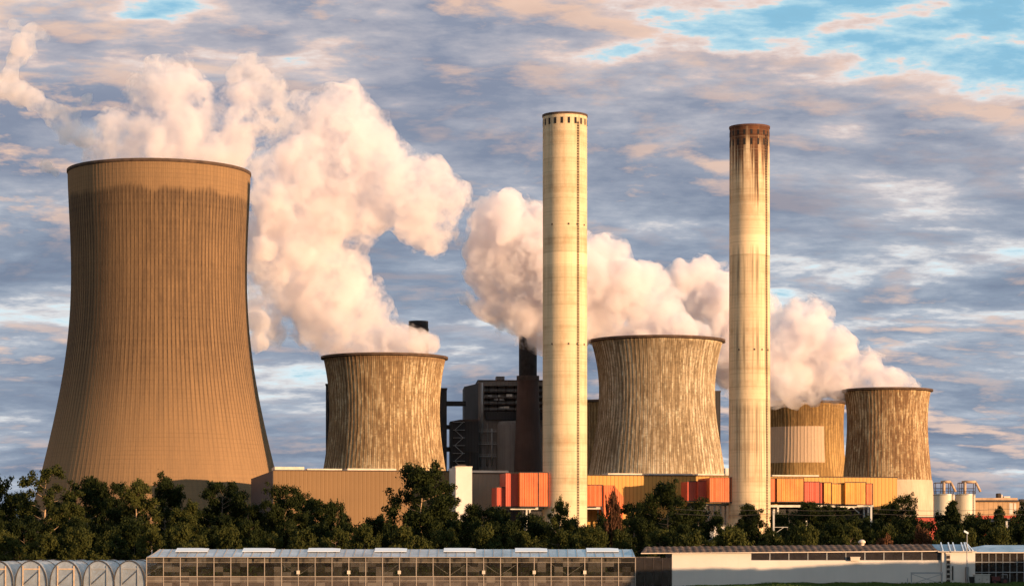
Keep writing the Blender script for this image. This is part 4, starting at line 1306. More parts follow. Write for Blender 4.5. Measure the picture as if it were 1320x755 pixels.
# ------------------------------------------------------------------ things standing before the walls
zg = ground_z(60, 345)
t = thing('trestle_frame', 'grey steel trestle frame with crossed braces standing in the grass', 'trestle', (gxm(1166), 344.0, zg))
kq = px2m(344)
Wf, Hf = (1205.5 - 1166) * kq, (752 - 737.5) * kq + 0.05
for x in (0, Wf):
    m_ = MB(); m_.bar((x, 0, 0), (x, 0, Hf - 0.11), 0.16); m_.build('leg', STEEL, t)
m_ = MB(); m_.bar((-0.1, 0, Hf), (Wf + 0.1, 0, Hf), 0.22); m_.build('top_beam', STEEL, t)
m_ = MB(); m_.bar((0.05, -0.07, 0.1), (Wf - 0.05, -0.07, Hf - 0.15), 0.09); m_.build('brace', STEEL, t)
m_ = MB(); m_.bar((0.05, 0.07, Hf - 0.15), (Wf - 0.05, 0.07, 0.1), 0.09); m_.build('brace', STEEL, t)
t = thing('marker_post', 'short grey post beside the steel trestle frame', 'post', (gxm(1161.6), 344.3, zg))
m_ = MB(); m_.bar((0, 0, 0), (0, 0, 0.85), 0.12); m_.build('shaft', STEEL, t)
m_ = MB(); m_.box(-0.08, 0.08, -0.08, 0.08, 0.85, 0.93); m_.build('cap', PALE_STEEL, t)

DGc = 346.5
kq = px2m(DGc)
t = thing('cabinet', 'pale grey equipment cabinet with a sloping lid in front of the dull glasshouse', 'cabinet', ((1256 - 660) * kq, DGc, zg - 0.1))
wq, hq = 20 * kq, (750.5 - 737.5) * kq + 0.1
m_ = MB(); m_.box(0, wq, 0, 1.0, 0.12, hq - 0.1); m_.build('body', plain('cabinet_grey', (0.40, 0.37, 0.33), 0.6, ribs=0.6, rib_col=0.9), t)
m_ = MB(); m_.box(-0.06, wq + 0.06, -0.08, 1.08, hq - 0.1, hq); m_.build('lid', PALE_STEEL, t)
for x in (0.1, wq - 0.3):
    m_ = MB(); m_.box(x, x + 0.2, 0.1, 0.9, 0, 0.12); m_.build('foot', STEEL, t)
for x in (wq * 0.25, wq * 0.75):
    m_ = MB(); m_.box(x - wq * 0.22, x + wq * 0.22, -0.03, -0.002, 0.2, hq - 0.2); d_ = m_.build('door', plain('cabinet_door', (0.42, 0.39, 0.35), 0.6) if x < wq * .5 else bpy.data.materials['cabinet_door'], t)
    m_ = MB(); m_.box(x + 0.1, x + 0.16, -0.07, -0.03, hq * 0.45, hq * 0.6); m_.build('handle', RUST, d_)
t = thing('waste_bin', 'small black wheeled bin between annex corner and grey cabinet', 'bin', ((1249.5 - 660) * kq, DGc - 0.4, zg))
wq = 6 * kq
m_ = MB(); m_.add([(0.06, 0.06, 0.1), (wq - 0.06, 0.06, 0.1), (wq - 0.06, 0.6, 0.1), (0.06, 0.6, 0.1), (0, 0, 1.0), (wq, 0, 1.0), (wq, 0.7, 1.0), (0, 0.7, 1.0)],
                  [(3, 2, 1, 0), (4, 5, 6, 7), (0, 1, 5, 4), (1, 2, 6, 5), (2, 3, 7, 6), (3, 0, 4, 7)]); m_.build('body', SOOT, t)
m_ = MB(); m_.box(-0.03, wq + 0.03, -0.05, 0.75, 1.0, 1.1); m_.build('lid', DARK, t)
for x in (0.05, wq - 0.13):
    m_ = MB(); m_.tube((x, 0.55, 0.1), (x + 0.08, 0.55, 0.1), 0.1, n=14); m_.build('wheel', RUST, t)
# small dark tractor-like machine: engine block, seat post, wheels
t = thing('garden_tractor', 'dark red garden tractor parked in shade before the dull glasshouse', 'tractor', ((1288 - 660) * kq, DGc + 0.2, zg - 0.05))
DRED = plain('dull_dark_red', (0.09, 0.022, 0.02), 0.5, var=0.2)
m_ = MB(); m_.box(-1.05, 0.15, -0.35, 0.35, 0.55, 1.15); m_.prism([(-1.05, -0.36), (-0.9, -0.36), (-0.9, 0.36), (-1.05, 0.36)], 0.5, 1.05); m_.build('bonnet', DRED, t)
m_ = MB(); m_.box(-0.9, 1.1, -0.25, 0.25, 0.4, 0.55); m_.build('chassis', SOOT, t)
m_ = MB(); m_.box(0.55, 1.0, -0.25, 0.25, 0.85, 0.95); m_.box(0.95, 1.05, -0.25, 0.25, 0.95, 1.35); m_.build('seat', SOOT, t)
m_ = MB(); m_.bar((0.15, 0, 1.0), (0.38, 0, 1.3), 0.05); m_.tube((0.33, 0, 1.28), (0.4, 0, 1.32), 0.2, n=16); m_.build('steering_wheel', SOOT, t)
for (x, r_) in ((-0.7, 0.32), (0.75, 0.5)):
    for yy in (-0.62, 0.38):
        m_ = MB(); m_.tube((x, yy, r_), (x, yy + 0.24, r_), r_, n=22); wl = m_.build('wheel', SOOT, t)
        m_ = MB(); m_.tube((x, yy - 0.02, r_), (x, yy + 0.26, r_), r_ * 0.5, n=16); m_.build('rim', DRED, wl)
m_ = MB()
for x in (0.5, 1.1):
    for yy in (-0.4, 0.4):
        m_.bar((x, yy, 0.9), (x, yy, 1.45), 0.06)
m_.bar((0.5, -0.4, 1.45), (1.1, -0.4, 1.45), 0.06); m_.bar((0.5, 0.4, 1.45), (1.1, 0.4, 1.45), 0.06)
m_.build('roll_bar', STEEL, t)

# lamp post with twin heads
t = thing('lamp_post', 'slim grey lamp post with a tilted white head over the white annex', 'lamp post', ((1246.5 - 660) * px2m(347.5), 347.5, zg))
kq = px2m(347.5)
hp = CAM_Z + (705 - 688) * kq - zg
m_ = MB(); m_.tube((0, 0, 0), (0, 0, hp), 0.09, 0.06, 10); m_.build('pole', STEEL, t)
m_ = MB(); m_.bar((0, 0, hp - 0.05), (-0.22, 0, hp + 0.3), 0.07); m_.build('arm', STEEL, t)
m_ = MB(); m_.add([(-0.45, -0.2, hp + 0.34), (0.12, -0.2, hp + 0.0), (0.12, 0.2, hp + 0.0), (-0.45, 0.2, hp + 0.34), (-0.36, -0.2, hp + 0.56), (0.2, -0.2, hp + 0.24), (0.2, 0.2, hp + 0.24), (-0.36, 0.2, hp + 0.56)],
                  [(3, 2, 1, 0), (4, 5, 6, 7), (0, 1, 5, 4), (1, 2, 6, 5), (2, 3, 7, 6), (3, 0, 4, 7)]); m_.build('lamp_head', VENT_PALE, t)

HOOP = plain('dark_tunnel_hoop', (0.07, 0.06, 0.055), 0.6, 0.3)
# railway style masts between the trees
def mast(label, px, top, D, brk):
    k = px2m(D)
    t = thing('line_mast', label, 'mast', ((px - 660) * k, D, -0.65), 0, 'masts between the trees')
    h = CAM_Z + (705 - top) * k + 0.65
    m_ = MB(); m_.bar((0, 0, 0), (0, 0, h), 0.32, 0.32); m_.build('pole', PALE_STEEL, t)
    if brk:
        hb = CAM_Z + (705 - brk) * k + 0.65
        m_ = MB(); m_.bar((0.16, 0, hb), (2.6, 0, hb), 0.09); m_.bar((0.16, 0, hb - 1.2), (1.8, 0, hb - 0.06), 0.08); m_.build('bracket', PALE_STEEL, t)
        m_ = MB(); m_.tube((2.5, 0, hb - 0.05), (2.5, 0, hb - 0.6), 0.09, n=8); m_.build('insulator', RUST, t)
    m_ = MB(); m_.box(-0.22, 0.22, -0.22, 0.22, h, h + 0.12); m_.build('cap', STEEL, t)


mast('pale mast with a braced side arm in front of the patchwork duct', 997.3, 659, 448, 679)
mast('plain pale mast below the red end of the patchwork duct', 1123, 652, 446, None)
mast('short pale mast in front of the blue grey shed', 1297.5, 672, 446, None)

# overhead wires running from mast to mast
for zz_px, nm_l in ((655.5, 'upper thin overhead wire strung past the silos and masts'), (661.5, 'lower thin overhead wire strung past the silos and masts')):
    Dw = 447
    m_ = MB()
    pts = []
    spans = [(870, 997), (997, 1123), (1123, 1297), (1297, 1420)]
    for pa, pb in spans:
        for i in range(10):
            f_ = i / 10
            v = at(pa + (pb - pa) * f_, zz_px, Dw)
            v.z -= 0.35 * 4 * f_ * (1 - f_)
            pts.append(v)
    pts.append(at(1420, zz_px, Dw))
    o0 = pts[0].copy()
    for p, q in zip(pts[:-1], pts[1:]):
        m_.tube(p - o0, q - o0, 0.035, n=5, caps=False)
    wr = m_.build('overhead_wire', HOOP, None)
    wr.location = o0
    tag(wr, nm_l, 'wire', 'overhead wires')

# ------------------------------------------------------------------ polytunnels


def tunnel_profile(w, h, n=18):
    pts = []
    for i in range(n + 1):
        a = math.pi * i / n
        pts.append((-w * math.cos(a), h * math.sin(a) ** 0.8))
    return pts


DT = 346
kt = px2m(DT)
tunnel_w, tunnel_h = 20.3 * kt, (752 - 723.5) * kt + 0.6
proto = None
tl = ['polytunnel cut by the frame edge, its end framed in lit timber', 'polytunnel with an orange lit timber door frame, second in the row', 'polytunnel with orange lit timber below the slim forked trunk',
      'polytunnel with a grey end, fourth in the row', 'polytunnel with a grey end, last whole one before the glasshouse', 'polytunnel half hidden behind the glasshouse corner']
prof = tunnel_profile(tunnel_w, tunnel_h)
LT = 42.0
root = thing('polytunnel', tl[0], 'polytunnel', (0, 0, 0), 0, 'polytunnels in a row')
V, Fg = [], []
nseg = 22
for j in range(nseg + 1):
    sag = 0.0 if j % 2 == 0 else -0.07
    for x, z in prof:
        q = (1 + sag / 2.2)
        V.append((x * q, LT * j / nseg, z * q))
npf = len(prof)
for j in range(nseg):
    for i in range(npf - 1):
        a = j * npf + i
        Fg.append((a, a + npf, a + npf + 1, a + 1))
MB().add(V, Fg).build('film', FILM, root, True)
for yy in (0.0, LT / 4, LT / 2, 3 * LT / 4, LT):
    m_ = MB()
    for (xa_, za_), (xb_, zb_) in zip(prof[:-1], prof[1:]):
        m_.tube((xa_ * 1.01, yy, za_ * 1.01), (xb_ * 1.01, yy, zb_ * 1.01), 0.085 if yy == 0 else 0.05, n=6)
    m_.build('hoop', HOOP, root)
e = MB()
e.add([(x * 0.985, 0.12, z * 0.985) for x, z in prof] + [(x * 0.985, 0.15, z * 0.985) for x, z in prof], [tuple(range(npf)), tuple(range(2 * npf - 1, npf - 1, -1))])
e.build('end_film', END_FILM, root)
hw = tunnel_w * 0.52
hd = tunnel_h * 0.70
for x in (-hw, hw):
    m_ = MB(); m_.box(x - 0.08, x + 0.08, -0.04, 0.1, 0, tunnel_h * 0.82); m_.build('door_post', TIMBER, root)
m_ = MB(); m_.box(-hw + 0.11, hw - 0.11, -0.05, 0.1, hd - 0.08, hd + 0.08); m_.build('door_beam', TIMBER, root)
m_ = MB(); m_.bar((-hw + 0.1, -0.02, 0.4), (hw - 0.1, -0.02, hd - 0.3), 0.07); m_.build('brace', HOOP, root)
kids = list(root.children)
for i, px_ in enumerate((-3.5, 38.5, 82, 123.5, 162.5, 203)):
    if i == 0:
        r_ = root
    else:
        r_ = root.copy(); COL.objects.link(r_)
        r_['label'] = tl[i]
        for ch in kids:
            c_ = ch.copy(); COL.objects.link(c_); c_.parent = r_
    r_.location = ((px_ - 660) * kt, DT + 0.8 * i if i < 5 else DT + 8, -0.65 - 0.0 * i)
    if i >= 3:  # door frames in shade: grey put in place of the sunlit timber colour
        for ch in r_.children:
            if ch.name.startswith('door'):
                ch.material_slots[0].link = 'OBJECT'
                ch.material_slots[0].material = STEEL

# ------------------------------------------------------------------ trees
def tree_meshes(name, seed, H, Wd, style, leaves=9000, leaf=0.34, gap=0.5):
    """returns (trunk mesh, crown mesh).  style: 'tall', 'round', 'cone', 'airy', 'bush'"""
    rng = np.random.RandomState(seed)
    tr = MB()
    clumps = []
    leaves, leaf = int(leaves * 1.6), leaf * 0.80
    base_h = {'tall': 0.12, 'round': 0.16, 'cone': 0.10, 'airy': 0.30, 'bush': 0.02}[style]

    def crown_r(f):
        if style == 'cone':
            return max(0.12, 1 - f) ** 0.8
        if style == 'tall':
            return math.sin(math.pi * min(1, 0.12 + f * 0.86)) ** 0.55
        if style == 'airy':
            return math.sin(math.pi * min(1, 0.1 + f * 0.85)) ** 0.7
        if style == 'bush':
            return math.sqrt(max(0.0, 1 - (f * 0.95) ** 2))
        return math.sin(math.pi * min(1, 0.16 + f * 0.80)) ** 0.6
    r0 = {'bush': 0.10, 'airy': 0.24}.get(style, 0.30) * H / 15
    # trunk in bent pieces
    p = np.array([0., 0., 0.])
    nseg = 7
    pts = [p.copy()]
    lean = rng.normal(0, 0.04, 2)
    for i in range(nseg):
        p = p + np.array([lean[0] * H / nseg + rng.normal(0, 0.018) * H / 2, lean[1] * H / nseg + rng.normal(0, 0.018) * H / 2, H * 0.92 / nseg])
        pts.append(p.copy())
    for i in range(nseg):
        tr.tube(pts[i], pts[i + 1], r0 * (1 - i / nseg) ** 0.9 + 0.03, r0 * (1 - (i + 1) / nseg) ** 0.9 + 0.03, 7, caps=False)

    def trunk_at(f):
        q = min(f / 0.92, 0.999) * nseg
        i = int(q)
        return pts[i] + (pts[i + 1] - pts[i]) * (q - i)
    nb = {'tall': 30, 'round': 30, 'cone': 34, 'airy': 20, 'bush': 26}[style]
    for b in range(nb):
        f = base_h + (1 - base_h) * ((b + rng.uniform(0, 1)) / nb) ** 0.9
        fc = (f - base_h) / (1 - base_h)
        az = rng.uniform(0, 2 * math.pi)
        reach = Wd / 2 * crown_r(fc) * rng.uniform(0.55, 1.12)
        rise = H * rng.uniform(0.02, 0.12) * (0.3 if style == 'cone' else 1)
        s = trunk_at(max(0.02, f - 0.10 * rng.uniform(0.4, 1.2)))
        e = np.array([s[0] + math.cos(az) * reach, s[1] + math.sin(az) * reach, min(H * 0.99, f * H + rise * 0.3)])
        mid = (s + e) / 2 + np.array([0, 0, -0.02 * H * rng.uniform(-1, 1)])
        rb = r0 * (1 - f) * 0.45 + 0.035
        tr.tube(s, mid, rb, rb * 0.7, 5, caps=False)
        tr.tube(mid, e, rb * 0.7, 0.02, 5, caps=False)
        cl = Wd * rng.uniform(0.07, 0.135) * (0.8 if style in ('cone', 'airy') else 1.0)
        clumps.append((e, cl, 1.0))
        if reach > Wd * 0.2:
            clumps.append(((s + e) / 2 + rng.normal(0, 0.04, 3) * Wd, cl * 0.9, 0.7))
        for _ in range(3):
            u = rng.normal(size=3); u /= np.linalg.norm(u)
            q = e + u * np.array([1, 1, 0.8]) * cl * rng.uniform(0.8, 1.7)
            clumps.append((q, cl * rng.uniform(0.35, 0.75), 0.5))
    clumps.append((pts[-1] + np.array([0, 0, 0.02 * H]), Wd * 0.07, 0.6))
    wts = np.array([c[1] ** 2 * c[2] for c in clumps])
    cnt = np.maximum(8, (leaves * wts / wts.sum()).astype(int))
    C = np.concatenate([np.repeat(c[0][None], n, 0) for c, n in zip(clumps, cnt)])
    Rr = np.concatenate([np.full(n, c[1]) for c, n in zip(clumps, cnt)])
    N = len(C)
    u = rng.normal(size=(N, 3)); u /= np.linalg.norm(u, axis=1)[:, None]
    rad = rng.uniform(0.25, 1.0, N) ** 0.6 * Rr * (1 + 0.25 * rng.normal(size=N))
    Pc = C + u * rad[:, None] * np.array([1.0, 1.0, 0.8])
    Pc[:, 2] = np.maximum(Pc[:, 2], 0.15)
    nrm = u * 0.8 + rng.normal(size=(N, 3)) * 0.7
    nrm /= np.linalg.norm(nrm, axis=1)[:, None]
    t1 = np.cross(nrm, rng.normal(size=(N, 3))); t1 /= np.linalg.norm(t1, axis=1)[:, None]
    t2 = np.cross(nrm, t1)
    sz = leaf * rng.uniform(0.55, 1.2, N)[:, None]
    V = np.stack([Pc - t1 * sz, Pc + t2 * sz * 0.55 + nrm * sz * 0.15, Pc + t1 * sz, Pc - t2 * sz * 0.55 + nrm * sz * 0.15], 1).reshape(-1, 3)
    me = bpy.data.meshes.new(name + '_crown')
    me.vertices.add(4 * N)
    me.vertices.foreach_set('co', V.ravel())
    me.loops.add(4 * N)
    me.loops.foreach_set('vertex_index', np.arange(4 * N, dtype=np.int32))
    me.polygons.add(N)
    me.polygons.foreach_set('loop_start', np.arange(0, 4 * N, 4, dtype=np.int32))
    me.update(calc_edges=True)
    return tr.mesh(name + '_trunk'), me


KINDS = {}


def kind(key, style, seeds, H, Wd, leafm, barkm, leaves, leaf=0.34):
    KINDS[key] = []
    for s in seeds:
        tm, cm = tree_meshes(key, s, H, Wd, style, leaves, leaf)
        tm.materials.append(barkm)
        cm.materials.append(leafm)
        tm.polygons.foreach_set('use_smooth', [True] * len(tm.polygons))
        KINDS[key].append((tm, cm, H, Wd))


kind('tall', 'tall', (1, 2, 3, 4), 16, 11, LEAF_A, BARK, 13000, 0.30)
kind('olive', 'tall', (11, 12, 13), 15, 10, LEAF_B, PALE_BARK, 10500, 0.30)
kind('airy', 'airy', (21, 22), 18, 11, LEAF_B, PALE_BARK, 5200, 0.30)
kind('round', 'round', (31, 32, 33), 15, 13, LEAF_A, PALE_BARK, 14000, 0.30)
kind('cone', 'cone', (41, 42), 13, 9, LEAF_A, BARK, 9000, 0.28)
kind('bush', 'bush', (51, 52, 53, 54), 7, 9, LEAF_A, BARK, 8000, 0.27)
kind('pale_bush', 'bush', (61, 62), 6, 8, LEAF_B, BARK, 6500, 0.26)
kind('red_bush', 'bush', (71,), 5, 6, LEAF_C, BARK, 4200, 0.24)
TREE_N = [0]


def plant(kindname, px, top, D, label, width_px=None, cat='tree', group=None):
    i = TREE_N[0]
    TREE_N[0] += 1
    tm, cm, H, Wd = KINDS[kindname][i % len(KINDS[kindname])]
    k = px2m(D)
    h = CAM_Z + (705 - top) * k + 0.65
    name = 'bush' if 'bush' in kindname else 'tree'
    t = thing(name, label, cat, ((px - 660) * k, D, -0.65), (i * 2.399) % 6.283, group)
    sz = h / H
    sx = (width_px * k / Wd) if width_px else sz
    for nm, me in (('trunk', tm), ('crown', cm)):
        o = bpy.data.objects.new(nm, me)
        COL.objects.link(o)
        o.parent = t
        o.scale = (sx, sx, sz)
    return t


# tall trees: kind, photo x, photo y of the top, distance, label, crown width in photo px
TALL = [
    ('tall', -8, 618, 470, 'dark tree cut by the frame edge behind the first polytunnel', 62),
    ('airy', 52, 604, 462, 'tallest airy tree with bare pale limbs, over the first polytunnels', 84),
    ('tall', 28, 640, 500, 'dark tree in the gap behind the tallest airy tree and the first polytunnel', 64),
    ('olive', 84, 650, 450, 'olive tree with a bare forked sunlit trunk behind the polytunnels', 50),
    ('tall', 118, 622, 480, 'dark leafy tree before the dim edge of the largest tower', 66),
    ('tall', 150, 626, 520, 'dark tree filling in behind the polytunnels, before the largest tower', 60),
    ('olive', 172, 622, 470, 'olive flecked tree over the last polytunnel', 58),
    ('tall', 212, 620, 480, 'dark tree with a ragged open top above the glasshouse corner', 62),
    ('olive', 242, 650, 455, 'low olive tree at the first roof vent of the glasshouse', 52),
    ('tall', 282, 625, 470, 'bulky dark tree covering the shaded foot of the largest tower', 74),
    ('tall', 322, 655, 480, 'smaller dark tree in front of the tan hall gable end', 58),
    ('round', 366, 630, 465, 'leafy tree with a tuft rising against the tan hall corner', 66),
    ('tall', 412, 648, 480, 'dark tree shading the plain tan hall wall', 70),
    ('round', 540, 609, 455, 'big round crowned tree in front of tan hall and lift tower', 96),
    ('tall', 574, 640, 475, 'dark tree leaning on the flank of the big round crowned tree', 54),
    ('round', 622, 654, 480, 'low spreading tree covering the foot of the lift tower', 70),
    ('olive', 720, 650, 440, 'small rounded tree at the foot of the pale windowed chimney', 36),
    ('round', 858, 627, 455, 'broad dark tree with a pale bare limb below the ochre hall', 84),
    ('tall', 816, 652, 480, 'dark tree below the slanted duct end', 62),
    ('cone', 900, 652, 485, 'narrow dark tree under the stepped duct', 46),
    ('tall', 975, 655, 450, 'dark tree hiding the base of the soot topped chimney', 44),
    ('round', 1038, 651, 480, 'spreading dark tree under the patchwork duct, beyond the braced mast', 72),
    ('tall', 1078, 655, 470, 'dark tree under the raking legs of the patchwork duct', 58),
    ('round', 1166, 642, 452, 'rounded tree with an open crown before the last tower skirt', 48),
    ('tall', 1132, 655, 480, 'dark tree behind the plain pale mast', 48),
    ('cone', 1228, 650, 447, 'pointed dark tree standing before the two silos', 50),
    ('cone', 1290, 654, 480, 'feathery dark tree before the tan shed', 36),
    ('tall', 1322, 654, 460, 'dark tree cut by the frame edge before the grey shed', 44),
]
for a in TALL:
    plant(*a)
plant('red_bush', 790, 640, 432, 'thin russet leaved sapling against the slanted duct end', 24, 'tree')

rng = random.Random(21)
marks = [(60, 'under the tallest airy tree'), (190, 'behind the polytunnels'), (330, 'behind the glasshouse near the largest tower'), (480, 'behind the glasshouse below the tan hall'), (585, 'below the big round crowned tree'),
         (640, 'below the lift tower'), (700, 'under the tall orange red duct box'), (760, 'below the pale windowed chimney'), (830, 'below the slanted duct end'), (890, 'below the broad dark tree with a pale limb'),
         (960, 'under the stepped duct'), (1000, 'below the soot topped chimney'), (1120, 'under the patchwork duct'), (1200, 'below the last tower skirt'), (1262, 'around the silos'), (1400, 'in front of the tan shed')]
px = -12.0
row = 0
while px < 1335:
    where = next(w_ for lim, w_ in marks if px <= lim)
    far = row % 3
    if far == 0:
        kd, D, top = 'bush', 440, rng.uniform(672, 684)
        lab = 'dense dark green bush ' + where
    elif far == 1:
        kd, D, top = 'pale_bush', 418, rng.uniform(682, 694)
        lab = 'low olive green bush ' + where
    else:
        kd, D, top = 'bush', 500, rng.uniform(662, 676)
        lab = 'tall dark bush ' + where
    if px < 470 and far == 2:
        top -= 10
    plant(kd, px + rng.uniform(-6, 6), top, D + rng.uniform(-12, 12), lab, rng.uniform(44, 62), 'bush', lab + ', a clump of like bushes')
    px += rng.uniform(13.0, 19.0)
    row += 1
plant('red_bush', 1190, 682, 425, 'russet leaved bush in front of the low red shed', 30, 'bush')
plant('red_bush', 1140, 694, 420, 'low russet bush behind the brown roof', 34, 'bush')

# distant wood along the horizon, one dark mass far behind everything
rngn = np.random.RandomState(77)
V, Fg = [], []
N = 26000
a = rngn.uniform(-0.30, 0.30, N)
Dd = rngn.uniform(1900, 2300, N)
hmax = 13 + 4 * np.sin(a * 90) + 3 * np.sin(a * 233 + 1)
zz = rngn.uniform(0, 1, N) ** 0.8 * hmax
for i in range(N):
    c0 = np.array((a[i] * Dd[i], Dd[i], zz[i]))
    u = rngn.normal(size=3); u /= np.linalg.norm(u)
    w_ = np.cross(u, (0.2, 0.9, 0.3)); w_ /= np.linalg.norm(w_)
    b = len(V)
    s_ = 2.2
    V += [tuple(c0 - u * s_), tuple(c0 + w_ * s_ * .7), tuple(c0 + u * s_), tuple(c0 - w_ * s_ * .7)]
    Fg.append((b, b + 1, b + 2, b + 3))
wd = link_mesh('distant_wood', MB().add(V, Fg).mesh('distant_wood'), LEAF_A)
tag(wd, 'dark wood far off along the horizon', 'wood', kind='stuff')

# hedge beside the field, out of the frame, whose evening shadow falls across the white wall
cm, H, Wd = KINDS['bush'][0][1:]
co = np.empty(len(cm.vertices) * 3)
cm.vertices.foreach_get('co', co)
co = co.reshape(-1, 3)
rngn = np.random.RandomState(88)
bv = []
for x in np.arange(71.5, 135, 1.7):
    hgt = 7.1 + 0.030 * (x - 74) + 0.2 * math.sin(x * 0.2)
    ca, sa = math.cos(x * 7), math.sin(x * 7)
    q = co * np.array([0.75, 0.75, (hgt + 0.65) / H])
    q = np.stack([q[:, 0] * ca - q[:, 1] * sa, q[:, 0] * sa + q[:, 1] * ca, q[:, 2]], 1)
    q[:, 2] = np.minimum(q[:, 2], hgt)
    bv.append(q + np.array([x, 310 + rngn.uniform(-1, 1), -0.65]))
bv = np.concatenate(bv)
N = len(bv) // 4
me = bpy.data.meshes.new('hedge')
me.vertices.add(4 * N); me.vertices.foreach_set('co', bv.ravel())
me.loops.add(4 * N); me.loops.foreach_set('vertex_index', np.arange(4 * N, dtype=np.int32))
me.polygons.add(N); me.polygons.foreach_set('loop_start', np.arange(0, 4 * N, 4, dtype=np.int32))
me.update(calc_edges=True)
tb = link_mesh('hedge', me, LEAF_A)
tag(tb, 'thick hedge beside the field, shading the white wall', 'hedge', kind='stuff')
# ------------------------------------------------------------------ steam
def _ico(sub=2):
    bm = bmesh.new()
    bmesh.ops.create_icosphere(bm, subdivisions=sub, radius=1.0)
    v = np.array([q.co[:] for q in bm.verts])
    f = np.array([[q.index for q in t.verts] for t in bm.faces])
    bm.free()
    return v, f


ICO = _ico(2)
ICO1 = _ico(1)


def plume_mesh(name, blobs, D, seed, voxel, lump=1.0, depth=0.55, slope=0.0, grow=1.10):
    """blobs: (px, py, radius px).  Big puffs carry smaller puffs, which carry smaller ones."""
    rng = np.random.RandomState(seed)
    k = px2m(D)
    cs, rs = [], []

    def unit():
        q = rng.normal(size=3)
        return q / np.linalg.norm(q)
    for px, py, r in blobs:
        r = r * k * grow
        c = np.array(at(px, py, D))
        c[1] += rng.uniform(-1, 1) * r * depth + slope * (px - blobs[0][0]) * k
        cs.append(c); rs.append(r * 0.93)
        n = int(15 * lump)
        for _ in range(n):
            u = unit()
            r2 = r * rng.uniform(0.18, 0.44)
            c2 = c + u * (r * 0.93 - r2 * 0.25)
            cs.append(c2); rs.append(r2)
            for _ in range(6):
                u3 = unit()
                if np.dot(u3, u) < -0.2:
                    continue
                r3 = r2 * rng.uniform(0.22, 0.5)
                cs.append(c2 + u3 * (r2 - r3 * 0.2)); rs.append(r3)
    vs, fs, b = [], [], 0
    for c, r in zip(cs, rs):
        if r < voxel * 0.9:
            continue
        V, Fc = ICO if r > 4 * voxel else ICO1
        vs.append(V * r + c)
        fs.append(Fc + b)
        b += len(V)
    V = np.concatenate(vs)
    Fc = np.concatenate(fs)
    me = bpy.data.meshes.new(name)
    me.from_pydata(V.tolist(), [], Fc.tolist())
    tmp = bpy.data.objects.new(name + '_tmp', me)
    COL.objects.link(tmp)
    md = tmp.modifiers.new('r', 'REMESH')
    md.mode = 'VOXEL'
    md.voxel_size = voxel
    sm = tmp.modifiers.new('s', 'SMOOTH')
    sm.factor = 0.5
    sm.iterations = 2
    dg = bpy.context.evaluated_depsgraph_get()
    out = bpy.data.meshes.new_from_object(tmp.evaluated_get(dg), depsgraph=dg)
    bpy.data.objects.remove(tmp)
    bpy.data.meshes.remove(me)
    out.name = name
    return out


def steam_mat(name, density, col=(0.992, 0.955, 0.957), aniso=0.15, lo=0.34, hi=0.58, scale=0.03):
    m, nt, out = new_mat(name)
    tc = nt.node('ShaderNodeTexCoord')
    n = nt.noise(tc.outputs['Object'], scale, 6, 0.62, 0.4)
    n2 = nt.noise(tc.outputs['Object'], scale * 4.5, 4, 0.6, 0.3)
    n = nt.math('ADD', nt.math('MULTIPLY', n, 0.72), nt.math('MULTIPLY', n2, 0.28))
    dn = nt.mr(n, lo, hi, 0.0, density, True)
    v = nt.node('ShaderNodeVolumePrincipled')
    nt.put(v.inputs['Color'], col)
    nt.put(v.inputs['Density'], dn)
    nt.put(v.inputs['Anisotropy'], aniso)
    nt.l.new(v.outputs[0], out.inputs['Volume'])
    try:
        m.volume_intersection_method = 'FAST'
    except Exception:
        pass
    m.cycles.volume_step_rate = STEP
    return m


STEP = 0.10
STEAM = steam_mat('steam', 0.20, lo=0.385, hi=0.56, scale=0.05)
STEAM_SOFT = steam_mat('soft_steam', 0.13, lo=0.415, hi=0.62, scale=0.045)
FRINGE = steam_mat('steam_fringe', 0.15, lo=0.485, hi=0.63, scale=0.075)
STEAM_THIN = steam_mat('thin_steam', 0.22, lo=0.38, hi=0.62, scale=0.05)


def plume(name, label, cat, blobs, D, seed, mat, voxel=1.15, lump=1.3, depth=0.55, slope=0.0, group=None, grow=1.06, fringe=True):
    me = plume_mesh(name, blobs, D, seed, voxel, lump, depth, slope, grow)
    c = Vector(at(blobs[0][0], blobs[0][1], D))
    me.transform(Matrix.Translation(-c))
    o = link_mesh(name, me, mat, None, True)
    o.location = c
    if fringe:
        fm = plume_mesh(name + '_fringe', blobs[1:], D, seed + 50, 2.0, 0.6, depth, slope, grow * 1.28)
        fm.transform(Matrix.Translation(-c))
        link_mesh('wispy_fringe', fm, FRINGE, o, True)
    return tag(o, label, cat, group)


